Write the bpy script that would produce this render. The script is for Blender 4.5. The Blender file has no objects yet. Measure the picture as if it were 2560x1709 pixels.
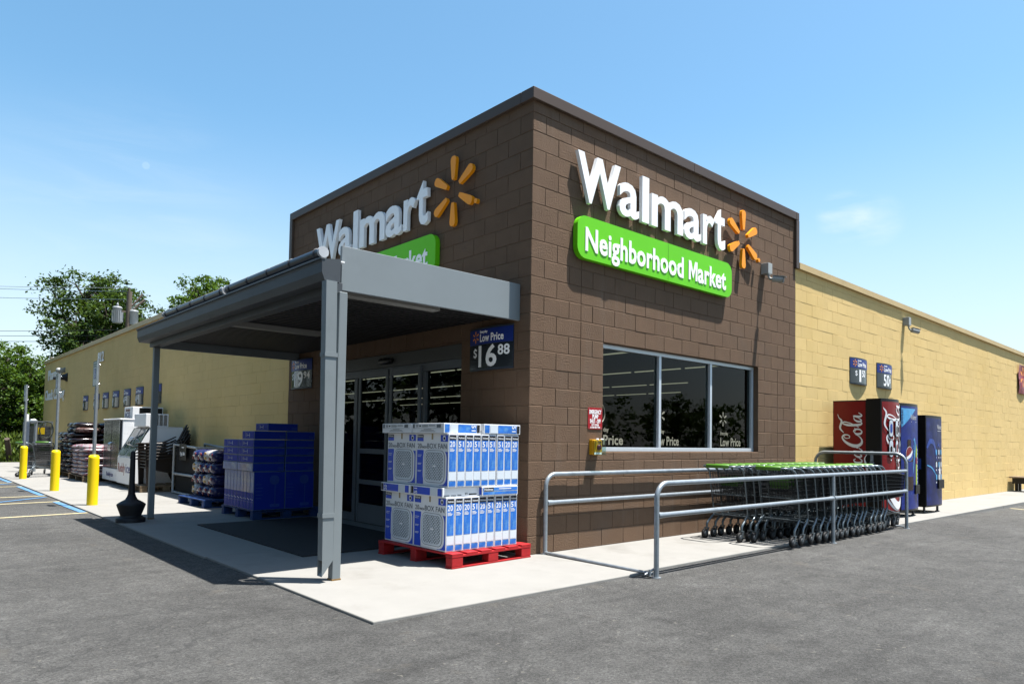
import bpy, math, random
import numpy as np
from mathutils import Vector, Matrix
random.seed(7)
SC = bpy.context.scene
COL = SC.collection
PI = math.pi

# ---------------------------------------------------------------- camera, sky, sun, exposure
cam = bpy.data.cameras.new('camera')
camo = bpy.data.objects.new('camera', cam); COL.objects.link(camo)
r_ = Vector((0.744207, -0.667749, 0.016369)); d_ = Vector((0.039527, 0.019562, -0.999027)); f_ = Vector((0.666779, 0.74413, 0.040952))
camo.matrix_world = Matrix(((r_.x, -d_.x, -f_.x, -5.23578), (r_.y, -d_.y, -f_.y, -5.56735), (r_.z, -d_.z, -f_.z, 1.24236), (0, 0, 0, 1)))
cam.sensor_width = 36.0; cam.lens = 24.7173; cam.shift_y = 0.067326; cam.clip_end = 2000; cam.clip_start = 0.05
SC.camera = camo
SUNV = Vector((0.215, -0.207, 1.0)).normalized()
EXPOSURE = 1.6
SUN_STRENGTH = 5.0
SKY_STRENGTH = 0.077
world = bpy.data.worlds.new('World'); SC.world = world; world.use_nodes = True
SC.view_settings.view_transform = 'Standard'; SC.view_settings.look = 'None'
SC.view_settings.exposure = EXPOSURE; SC.view_settings.gamma = 1.0; SC.view_settings.use_curve_mapping = False
SC.cycles.max_bounces = 8; SC.cycles.transparent_max_bounces = 12; SC.cycles.use_denoising = True

def N(nt, typ, loc=None, **kw):
    n = nt.nodes.new(typ)
    for k, v in kw.items():
        if k.startswith('i_'):
            n.inputs[k[2:].replace('_', ' ')].default_value = v
        else:
            setattr(n, k, v)
    return n
wt = world.node_tree
bg = wt.nodes['Background']; bg.inputs['Strength'].default_value = SKY_STRENGTH
sky = wt.nodes.new('ShaderNodeTexSky'); sky.sky_type = 'NISHITA'; sky.sun_disc = False
sky.sun_elevation = math.asin(SUNV.z); sky.sun_rotation = math.atan2(SUNV.x, SUNV.y)
sky.air_density = 1.0; sky.dust_density = 1.2; sky.ozone_density = 1.6; sky.altitude = 200
tc = wt.nodes.new('ShaderNodeTexCoord')
mp = wt.nodes.new('ShaderNodeMapping'); mp.inputs['Scale'].default_value = (3.0, 3.0, 16.0); mp.inputs['Rotation'].default_value = (0.12, -0.16, 0.4)
wt.links.new(tc.outputs['Generated'], mp.inputs['Vector'])
ns = N(wt, 'ShaderNodeTexNoise', i_Scale=1.6, i_Detail=8.0, i_Roughness=0.6, i_Distortion=0.5)
wt.links.new(mp.outputs['Vector'], ns.inputs['Vector'])
def lobe(d, inner, outer, top):
    v = wt.nodes.new('ShaderNodeVectorMath'); v.operation = 'DOT_PRODUCT'; v.inputs[1].default_value = Vector(d).normalized(); wt.links.new(tc.outputs['Generated'], v.inputs[0])
    r = wt.nodes.new('ShaderNodeMapRange'); r.interpolation_type = 'SMOOTHSTEP'; r.inputs['From Min'].default_value = math.cos(math.radians(outer)); r.inputs['From Max'].default_value = math.cos(math.radians(inner)); r.inputs['To Max'].default_value = top
    wt.links.new(v.outputs['Value'], r.inputs['Value']); return r.outputs['Result']
def madd(a, b_):
    k = wt.nodes.new('ShaderNodeMath'); k.operation = 'ADD'; wt.links.new(a, k.inputs[0]); wt.links.new(b_, k.inputs[1]); return k.outputs[0]
lobes = madd(madd(lobe((.8835, .3714, .2854), .2, 2.1, .8), lobe((.900, .338, .276), .2, 2.0, .6)), lobe((.22, .95, .24), 2, 11, .16))
cr = wt.nodes.new('ShaderNodeValToRGB'); cr.color_ramp.elements[0].position = 0.42; cr.color_ramp.elements[0].color = (0, 0, 0, 1)
cr.color_ramp.elements[1].position = 0.75; cr.color_ramp.elements[1].color = (0.8, 0.8, 0.8, 1)
wt.links.new(ns.outputs['Fac'], cr.inputs['Fac'])
mx = wt.nodes.new('ShaderNodeMix'); mx.data_type = 'RGBA'
cm = wt.nodes.new('ShaderNodeMath'); cm.operation = 'MULTIPLY'; wt.links.new(cr.outputs['Color'], cm.inputs[0]); wt.links.new(lobes, cm.inputs[1])
wt.links.new(cm.outputs[0], mx.inputs['Factor'])
gm = wt.nodes.new('ShaderNodeHueSaturation'); gm.inputs['Saturation'].default_value = 1.16; gm.inputs['Value'].default_value = 1.0; gm.inputs['Hue'].default_value = 0.483
wt.links.new(sky.outputs['Color'], gm.inputs['Color'])
wt.links.new(gm.outputs['Color'], mx.inputs['A']); mx.inputs['B'].default_value = (5.2, 5.3, 5.4, 1)
# faint day moon
vm = wt.nodes.new('ShaderNodeVectorMath'); vm.operation = 'DOT_PRODUCT'; vm.inputs[1].default_value = (0.225056, 0.919369, 0.322662)
wt.links.new(tc.outputs['Generated'], vm.inputs[0])
gt = wt.nodes.new('ShaderNodeMapRange'); gt.inputs['From Min'].default_value = math.cos(math.radians(.27)); gt.inputs['From Max'].default_value = math.cos(math.radians(.2)); gt.inputs['To Max'].default_value = 0.05
wt.links.new(vm.outputs['Value'], gt.inputs['Value'])
mx2 = wt.nodes.new('ShaderNodeMix'); mx2.data_type = 'RGBA'
wt.links.new(gt.outputs['Result'], mx2.inputs['Factor']); wt.links.new(mx.outputs['Result'], mx2.inputs['A']); mx2.inputs['B'].default_value = (9, 9.2, 9.5, 1)
sz = wt.nodes.new('ShaderNodeSeparateXYZ'); wt.links.new(tc.outputs['Generated'], sz.inputs[0])
hz = wt.nodes.new('ShaderNodeMapRange'); hz.interpolation_type = 'SMOOTHSTEP'; hz.inputs['From Min'].default_value = .42; hz.inputs['From Max'].default_value = .06; hz.inputs['To Max'].default_value = .62
wt.links.new(sz.outputs['Z'], hz.inputs['Value'])
mx3 = wt.nodes.new('ShaderNodeMix'); mx3.data_type = 'RGBA'; wt.links.new(hz.outputs['Result'], mx3.inputs['Factor']); wt.links.new(mx2.outputs['Result'], mx3.inputs['A']); mx3.inputs['B'].default_value = (3.75, 4.15, 4.35, 1)
wt.links.new(mx3.outputs['Result'], bg.inputs['Color'])

sun = bpy.data.lights.new('sun', 'SUN'); sun.energy = SUN_STRENGTH; sun.angle = math.radians(0.5); sun.color = (1.0, 0.965, 0.91)
suno = bpy.data.objects.new('sun', sun); COL.objects.link(suno); suno.location = SUNV * 60
suno.rotation_euler = (-SUNV).to_track_quat('-Z', 'Y').to_euler()

# ---------------------------------------------------------------- materials
MATS = {}
GAIN = .46      # paint reflectances below are relative to white paper; this brings them to real-world values
def pmat(name, col, rough=.5, metal=0.0, var=.06, vs=9.0, bump=0.0, bs=60.0, island=0.0, spec=.3, coat=0.0, detail=4.0, dirt=None, dirts=2.0, dirtlo=.55, dirthi=.75, bdist=.004, streak=None, smul=.5):
    """procedural Principled: colour wanders with noise (and per loose piece), optional stains and bump"""
    if name in MATS: return MATS[name]
    if not metal: col = tuple(c * GAIN for c in col); dirt = dirt and tuple(c * GAIN for c in dirt)
    m = bpy.data.materials.new(name); m.use_nodes = True; nt = m.node_tree; b = nt.nodes['Principled BSDF']
    b.inputs['Roughness'].default_value = rough; b.inputs['Metallic'].default_value = metal
    b.inputs['Specular IOR Level'].default_value = spec; b.inputs['Coat Weight'].default_value = coat * .35
    t = nt.nodes.new('ShaderNodeTexCoord')
    n = N(nt, 'ShaderNodeTexNoise', i_Scale=vs, i_Detail=detail, i_Roughness=.6); nt.links.new(t.outputs['Object'], n.inputs['Vector'])
    mr = nt.nodes.new('ShaderNodeMapRange'); mr.inputs['From Min'].default_value = .25; mr.inputs['From Max'].default_value = .75
    mr.inputs['To Min'].default_value = 1 - var; mr.inputs['To Max'].default_value = 1 + var
    nt.links.new(n.outputs['Fac'], mr.inputs['Value'])
    val = mr.outputs['Result']
    if island:
        g = nt.nodes.new('ShaderNodeNewGeometry')
        m2 = nt.nodes.new('ShaderNodeMapRange'); m2.inputs['To Min'].default_value = 1 - island; m2.inputs['To Max'].default_value = 1 + island
        nt.links.new(g.outputs['Random Per Island'], m2.inputs['Value'])
        mm = nt.nodes.new('ShaderNodeMath'); mm.operation = 'MULTIPLY'; nt.links.new(val, mm.inputs[0]); nt.links.new(m2.outputs['Result'], mm.inputs[1]); val = mm.outputs[0]
    vmx = nt.nodes.new('ShaderNodeVectorMath'); vmx.operation = 'SCALE'; vmx.inputs[0].default_value = col[:3]; nt.links.new(val, vmx.inputs['Scale'])
    out = vmx.outputs[0]
    if dirt:
        n2 = N(nt, 'ShaderNodeTexNoise', i_Scale=dirts, i_Detail=7.0, i_Roughness=.65); nt.links.new(t.outputs['Object'], n2.inputs['Vector'])
        m3 = nt.nodes.new('ShaderNodeMapRange'); m3.inputs['From Min'].default_value = dirtlo; m3.inputs['From Max'].default_value = dirthi
        nt.links.new(n2.outputs['Fac'], m3.inputs['Value'])
        mxx = nt.nodes.new('ShaderNodeMix'); mxx.data_type = 'RGBA'; nt.links.new(m3.outputs['Result'], mxx.inputs['Factor']); nt.links.new(out, mxx.inputs['A']); mxx.inputs['B'].default_value = (*dirt[:3], 1)
        out = mxx.outputs['Result']
    if streak:      # rain runs and worn paint: noise pulled out vertically, broken up by a wide mask
        mp = nt.nodes.new('ShaderNodeMapping'); mp.inputs['Scale'].default_value = (7, 7, .55); nt.links.new(t.outputs['Object'], mp.inputs['Vector'])
        n5 = N(nt, 'ShaderNodeTexNoise', i_Scale=1.0, i_Detail=6.0, i_Roughness=.7); nt.links.new(mp.outputs['Vector'], n5.inputs['Vector'])
        n6 = N(nt, 'ShaderNodeTexNoise', i_Scale=.45, i_Detail=3.0); nt.links.new(t.outputs['Object'], n6.inputs['Vector'])
        a5 = nt.nodes.new('ShaderNodeMapRange'); a5.inputs['From Min'].default_value = .52; a5.inputs['From Max'].default_value = .74; nt.links.new(n5.outputs['Fac'], a5.inputs['Value'])
        a6 = nt.nodes.new('ShaderNodeMapRange'); a6.inputs['From Min'].default_value = .42; a6.inputs['From Max'].default_value = .62; a6.inputs['To Max'].default_value = smul; nt.links.new(n6.outputs['Fac'], a6.inputs['Value'])
        a7 = nt.nodes.new('ShaderNodeMath'); a7.operation = 'MULTIPLY'; nt.links.new(a5.outputs['Result'], a7.inputs[0]); nt.links.new(a6.outputs['Result'], a7.inputs[1])
        m7 = nt.nodes.new('ShaderNodeMix'); m7.data_type = 'RGBA'; nt.links.new(a7.outputs[0], m7.inputs['Factor']); nt.links.new(out, m7.inputs['A']); m7.inputs['B'].default_value = (*[c * GAIN for c in streak], 1); out = m7.outputs['Result']
    nt.links.new(out, b.inputs['Base Color'])
    if bump:
        n4 = N(nt, 'ShaderNodeTexNoise', i_Scale=bs, i_Detail=3.0, i_Roughness=.6); nt.links.new(t.outputs['Object'], n4.inputs['Vector'])
        bp = nt.nodes.new('ShaderNodeBump'); bp.inputs['Strength'].default_value = bump; bp.inputs['Distance'].default_value = bdist
        nt.links.new(n4.outputs['Fac'], bp.inputs['Height']); nt.links.new(bp.outputs['Normal'], b.inputs['Normal'])
    MATS[name] = m
    return m

def glass_mat(name, tint=.5, refl=1.0, rough=0.0):
    m = bpy.data.materials.new(name); m.use_nodes = True; nt = m.node_tree; nt.nodes.remove(nt.nodes['Principled BSDF'])
    o = nt.nodes['Material Output']
    tr = N(nt, 'ShaderNodeBsdfTransparent'); tr.inputs['Color'].default_value = (tint * .92, tint, tint * .98, 1)
    gl = N(nt, 'ShaderNodeBsdfGlossy'); gl.inputs['Roughness'].default_value = rough; gl.inputs['Color'].default_value = (refl, refl, refl, 1)
    fr = N(nt, 'ShaderNodeFresnel'); fr.inputs['IOR'].default_value = 1.33
    t = nt.nodes.new('ShaderNodeTexCoord'); n = N(nt, 'ShaderNodeTexNoise', i_Scale=1.2, i_Detail=1.0); nt.links.new(t.outputs['Object'], n.inputs['Vector'])
    bp = nt.nodes.new('ShaderNodeBump'); bp.inputs['Strength'].default_value = .06; bp.inputs['Distance'].default_value = .004
    nt.links.new(n.outputs['Fac'], bp.inputs['Height']); nt.links.new(bp.outputs['Normal'], gl.inputs['Normal'])
    ms = nt.nodes.new('ShaderNodeMixShader'); gb = nt.nodes.new('ShaderNodeNewGeometry'); fb = nt.nodes.new('ShaderNodeMath'); fb.operation = 'MULTIPLY_ADD'; fb.inputs[1].default_value = -1; fb.inputs[2].default_value = 1; nt.links.new(gb.outputs['Backfacing'], fb.inputs[0]); fm = nt.nodes.new('ShaderNodeMath'); fm.operation = 'MULTIPLY'; nt.links.new(fr.outputs[0], fm.inputs[0]); nt.links.new(fb.outputs[0], fm.inputs[1]); nt.links.new(fm.outputs[0], ms.inputs[0]); nt.links.new(tr.outputs[0], ms.inputs[1]); nt.links.new(gl.outputs[0], ms.inputs[2])
    nt.links.new(ms.outputs[0], o.inputs['Surface'])
    return m

def emit_mat(name, col, s):
    m = bpy.data.materials.new(name); m.use_nodes = True; nt = m.node_tree; b = nt.nodes['Principled BSDF']
    b.inputs['Base Color'].default_value = (*col, 1); b.inputs['Emission Color'].default_value = (*col, 1); b.inputs['Emission Strength'].default_value = s
    return m

# ---------------------------------------------------------------- mesh builder
class MB:
    def __init__(s): s.v = []; s.f = []; s.m = []; s.sm = []
    def add(s, verts, faces, mi=0, smooth=False):
        o = len(s.v); s.v.extend(tuple(p) for p in verts)
        for fc in faces: s.f.append(tuple(i + o for i in fc)); s.m.append(mi); s.sm.append(smooth)
    def poly(s, pts, mi=0): s.add(pts, [tuple(range(len(pts)))], mi)
    def box(s, a, b, mi=0):
        x0, y0, z0 = a; x1, y1, z1 = b
        if x1 < x0: x0, x1 = x1, x0
        if y1 < y0: y0, y1 = y1, y0
        if z1 < z0: z0, z1 = z1, z0
        s.add([(x0, y0, z0), (x1, y0, z0), (x1, y1, z0), (x0, y1, z0), (x0, y0, z1), (x1, y0, z1), (x1, y1, z1), (x0, y1, z1)],
              [(0, 3, 2, 1), (4, 5, 6, 7), (0, 1, 5, 4), (1, 2, 6, 5), (2, 3, 7, 6), (3, 0, 4, 7)], mi)
    def obox(s, c, ax, ay, az, mi=0):
        c = Vector(c); ax = Vector(ax); ay = Vector(ay); az = Vector(az); P = []
        for sz in (-1, 1):
            for sx, sy in ((-1, -1), (1, -1), (1, 1), (-1, 1)): P.append(c + ax * sx + ay * sy + az * sz)
        s.add(P, [(0, 3, 2, 1), (4, 5, 6, 7), (0, 1, 5, 4), (1, 2, 6, 5), (2, 3, 7, 6), (3, 0, 4, 7)], mi)
    def tube(s, path, r, n=8, mi=0, closed=False, caps=True):
        path = [Vector(p) for p in path]; k = len(path); rings = []
        rs = r if isinstance(r, (list, tuple)) else [r] * k
        T = []
        for i in range(k):
            if closed: t = path[(i + 1) % k] - path[i - 1]
            elif i == 0: t = path[1] - path[0]
            elif i == k - 1: t = path[-1] - path[-2]
            else: t = (path[i + 1] - path[i]).normalized() + (path[i] - path[i - 1]).normalized()
            T.append(t.normalized() if t.length > 1e-9 else Vector((0, 0, 1)))
        up = Vector((0, 0, 1)) if abs(T[0].z) < .9 else Vector((1, 0, 0))
        a = T[0].cross(up).normalized(); V = []
        for i in range(k):
            if i: 
                q = T[i - 1].rotation_difference(T[i]); a = q @ a
            a = (a - T[i] * a.dot(T[i])).normalized(); b = T[i].cross(a)
            for j in range(n):
                an = 2 * PI * j / n; V.append(path[i] + (a * math.cos(an) + b * math.sin(an)) * rs[i])
        F = []
        for i in range(k if closed else k - 1):
            i2 = (i + 1) % k
            for j in range(n): F.append((i * n + j, i * n + (j + 1) % n, i2 * n + (j + 1) % n, i2 * n + j))
        s.add(V, F, mi, n > 4)
        if caps and not closed:
            s.add(V[:n], [tuple(reversed(range(n)))], mi); s.add(V[-n:], [tuple(range(n))], mi)
    def cyl(s, p0, p1, r, n=12, mi=0, r1=None): s.tube([p0, p1], [r, r if r1 is None else r1], n, mi)
    def lathe(s, c, prof, n=24, mi=0):
        c = Vector(c); V = []; k = len(prof)
        for (r, z) in prof:
            for j in range(n): V.append(c + Vector((r * math.cos(2 * PI * j / n), r * math.sin(2 * PI * j / n), z)))
        F = [(i * n + j, i * n + (j + 1) % n, (i + 1) * n + (j + 1) % n, (i + 1) * n + j) for i in range(k - 1) for j in range(n)]
        s.add(V, F, mi, True)
        s.add(V[:n], [tuple(reversed(range(n)))], mi); s.add(V[-n:], [tuple(range(n))], mi)
    def prism(s, pts, ext, mi=0, side=None):
        """pts: planar polygon; ext: extrusion vector. front (at pts+ext) and back caps + sides"""
        k = len(pts); e = Vector(ext); A = [Vector(p) for p in pts]; B = [p + e for p in A]
        nrm = Vector((0, 0, 0))
        for i in range(k): nrm += A[i].cross(A[(i + 1) % k])
        flip = nrm.dot(e) < 0
        F = [tuple(range(k, 2 * k)), tuple(reversed(range(k)))] + [(i, (i + 1) % k, k + (i + 1) % k, k + i) for i in range(k)]
        if flip: F = [tuple(reversed(q)) for q in F]
        s.add(A + B, F[:2], mi); s.add(A + B, F[2:], mi if side is None else side)
    def pillow(s, c, d, mi=0, e=2.6, nu=14, nv=8, jit=.03, seed=0):
        rnd = random.Random(seed); V = []; hx, hy, hz = d[0] / 2, d[1] / 2, d[2] / 2
        sg = lambda w, p: math.copysign(abs(w) ** p, w)
        for i in range(nv + 1):
            ph = -PI / 2 + PI * i / nv
            for j in range(nu):
                th = 2 * PI * j / nu
                k = 1 + rnd.uniform(-jit, jit)
                x = sg(math.cos(ph), .55) * sg(math.cos(th), 2 / e / 1.6); y = sg(math.cos(ph), .55) * sg(math.sin(th), 2 / e / 1.6); z = sg(math.sin(ph), .9)
                V.append((c[0] + hx * x * k, c[1] + hy * y * k, c[2] + hz * z * (1 + rnd.uniform(-jit, jit) * 2)))
        F = [(i * nu + j, i * nu + (j + 1) % nu, (i + 1) * nu + (j + 1) % nu, (i + 1) * nu + j) for i in range(nv) for j in range(nu)]
        s.add(V, F, mi, True)
    def text(s, t, o, U, V, h, width=None, depth=.003, mi=0, align='l', off=.02):
        V2, F2, w = text_geo(t, off); U = Vector(U); W = Vector(V); n = U.cross(W).normalized(); o = Vector(o)
        sc = h; sx = sc if width is None else (width / max(w, 1e-6))
        if width is not None and align == 'f': sx = min(sc, width / w)
        du = 0
        if align == 'c': du = -w * sx / 2
        if align == 'r': du = -w * sx
        s.add([o + U * (x * sx + du) + W * (y * sc) + n * (z * depth) for x, y, z in V2], F2, mi)
    def glyph(s, ch, o, U, V, u0, u1, v0, v1, depth, mi=0, off=.035):
        """one letter stretched to the box u0..u1, v0..v1"""
        vs, fs = glyph_geo(ch, off)[:2]; U = Vector(U); W = Vector(V); n = U.cross(W).normalized(); o = Vector(o)
        xs = [p[0] for p in vs]; ys = [p[1] for p in vs]; x0, x1, y0, y1 = min(xs), max(xs), min(ys), max(ys)
        s.add([o + U * (u0 + (p[0] - x0) / (x1 - x0) * (u1 - u0)) + W * (v0 + (p[1] - y0) / (y1 - y0) * (v1 - v0)) + n * (p[2] * depth) for p in vs], fs, mi)
    def build(s, name, mats, parent=None, bevel=0.0, label=None):
        me = bpy.data.meshes.new(name)
        off = wloc(parent)
        me.from_pydata([(p[0] - off.x, p[1] - off.y, p[2] - off.z) for p in s.v], [], s.f)
        if not isinstance(mats, (list, tuple)): mats = [mats]
        for m in mats: me.materials.append(m)
        me.polygons.foreach_set('material_index', s.m); me.polygons.foreach_set('use_smooth', s.sm); me.update()
        ob = bpy.data.objects.new(name, me); COL.objects.link(ob)
        if parent is not None: ob.parent = parent
        if bevel:
            bm_ = ob.modifiers.new('edge', 'BEVEL'); bm_.width = bevel; bm_.segments = 2; bm_.limit_method = 'ANGLE'; bm_.angle_limit = math.radians(40)
        if label: ob['label'] = label
        return ob
def wloc(o):
    v = Vector((0, 0, 0))
    while o is not None: v += o.location; o = o.parent
    return v

# ---- lettering (the built-in outline font turned into mesh; M and $ drawn here)
_G = {}
def _raw(t, off):
    c = bpy.data.curves.new('t', 'FONT'); c.body = t; c.size = 1.0; c.offset = off; c.extrude = .5; c.resolution_u = 3
    o = bpy.data.objects.new('t', c); COL.objects.link(o); dg = bpy.context.evaluated_depsgraph_get(); dg.update()
    me = bpy.data.meshes.new_from_object(o.evaluated_get(dg))
    vs = [tuple(v.co) for v in me.vertices]; fs = [tuple(p.vertices) for p in me.polygons]
    bpy.data.objects.remove(o); bpy.data.curves.remove(c); bpy.data.meshes.remove(me)
    return vs, fs
CAP = None
def glyph_geo(ch, off):
    """verts with x,y scaled so that a capital is 1 high, z 0..1; advance width"""
    global CAP
    k = (ch, off)
    if k in _G: return _G[k]
    if CAP is None: CAP = max(v[1] for v in _raw('H', 0.0)[0])
    nn = max(v[0] for v in _raw('nn', 0.0)[0])
    if ch == ' ': _G[k] = ([], [], .42); return _G[k]
    if ch == 'M':
        st = .13 + off * 3; a = [(.05, 0), (.05, 1), (.05 + st * 1.25, 1), (.52, .42), (.99 - st * 1.25, 1), (.99, 1), (.99, 0), (.99 - st, 0), (.99 - st, .66), (.52, .08), (.05 + st, .66), (.05 + st, 0)]
        n = len(a); vs = [(x, y, 0) for x, y in a] + [(x, y, 1) for x, y in a]
        q = [(0, 11, 10, 1), (1, 10, 2), (10, 9, 3, 2), (9, 8, 4, 3), (8, 5, 4), (8, 7, 6, 5)]
        fs = [tuple(i + n for i in p) for p in q] + [tuple(reversed(p)) for p in q] + [((i + 1) % n, i, i + n, (i + 1) % n + n) for i in range(n)]
        _G[k] = (vs, fs, 1.06); return _G[k]
    if ch == '$':
        vs, fs, adv = glyph_geo('S', off); vs = list(vs); fs = list(fs); xm = (min(v[0] for v in vs) + max(v[0] for v in vs)) / 2; w = .05 + off
        for y0, y1 in ((.97, 1.14), (-.14, .03)):
            b = len(vs); vs += [(xm + sx * w, y, z) for z in (0, .99) for sx, y in ((-1, y0), (1, y0), (1, y1), (-1, y1))]
            fs += [tuple(i + b for i in q) for q in ((3, 2, 1, 0), (4, 5, 6, 7), (0, 1, 5, 4), (1, 2, 6, 5), (2, 3, 7, 6), (3, 0, 4, 7))]
        _G[k] = (vs, fs, adv); return _G[k]
    vs, fs = _raw(ch, off)
    adv = (max(v[0] for v in _raw('n' + ch + 'n', 0.0)[0]) - nn) / CAP
    _G[k] = ([(x / CAP, y / CAP, z + .5) for x, y, z in vs], fs, adv + off * 1.2)
    return _G[k]
def text_geo(t, off):
    V = []; F = []; x = 0
    for ch in t:
        vs, fs, adv = glyph_geo(ch, off); b = len(V)
        V += [(p[0] + x, p[1], p[2]) for p in vs]; F += [tuple(i + b for i in q) for q in fs]; x += adv
    x0 = min(p[0] for p in V); x1 = max(p[0] for p in V)
    return [(p[0] - x0, p[1], p[2]) for p in V], F, x1 - x0

def spark(mb, o, U, V, R, depth, mi=0):
    """six-ray emblem centred at o"""
    U = Vector(U); V = Vector(V); n = U.cross(V).normalized(); o = Vector(o)
    for k in range(6):
        a = math.radians(90 + 60 * k); er = U * math.cos(a) + V * math.sin(a); et = n.cross(er)
        P = []
        for (rr, hw) in ((.33, .055), (.45, .08), (.88, .128), (.955, .108), (1.0, .055)): P.append(o + er * (R * rr) + et * (R * hw))
        for (rr, hw) in ((1.0, .055), (.955, .108), (.88, .128), (.45, .08), (.33, .055)): P.append(o + er * (R * rr) - et * (R * hw))
        mb.prism(P, n * depth, mi)

# ---------------------------------------------------------------- things
def tag(o, label=None, cat=None, group=None, kind=None):
    if label: o['label'] = label
    if cat: o['category'] = cat
    if group: o['group'] = group
    if kind: o['kind'] = kind
    return o
def thing(name, label, cat, loc=(0, 0, 0), group=None):
    o = bpy.data.objects.new(name, None); COL.objects.link(o); o.location = loc; o.empty_display_size = .2
    return tag(o, label, cat, group)
def dup(root, loc, rz=None, label=None, group=None, scale=None):
    r = root.copy(); COL.objects.link(r); r.location = loc
    if rz is not None: r.rotation_euler = (0, 0, rz)
    if scale is not None: r.scale = scale
    if label: r['label'] = label
    if group: r['group'] = group
    for ch in list(root.children):
        c = ch.copy(); COL.objects.link(c); c.parent = r
        for g in list(ch.children):
            d = g.copy(); COL.objects.link(d); d.parent = c
    return r
ORD = ['first', 'second', 'third', 'fourth', 'fifth', 'sixth', 'seventh', 'eighth', 'ninth', 'tenth', 'eleventh', 'twelfth', 'thirteenth', 'fourteenth', 'fifteenth', 'sixteenth', 'seventeenth', 'eighteenth']
X3 = Vector((1, 0, 0)); Y3 = Vector((0, 1, 0)); Z3 = Vector((0, 0, 1))
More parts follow.
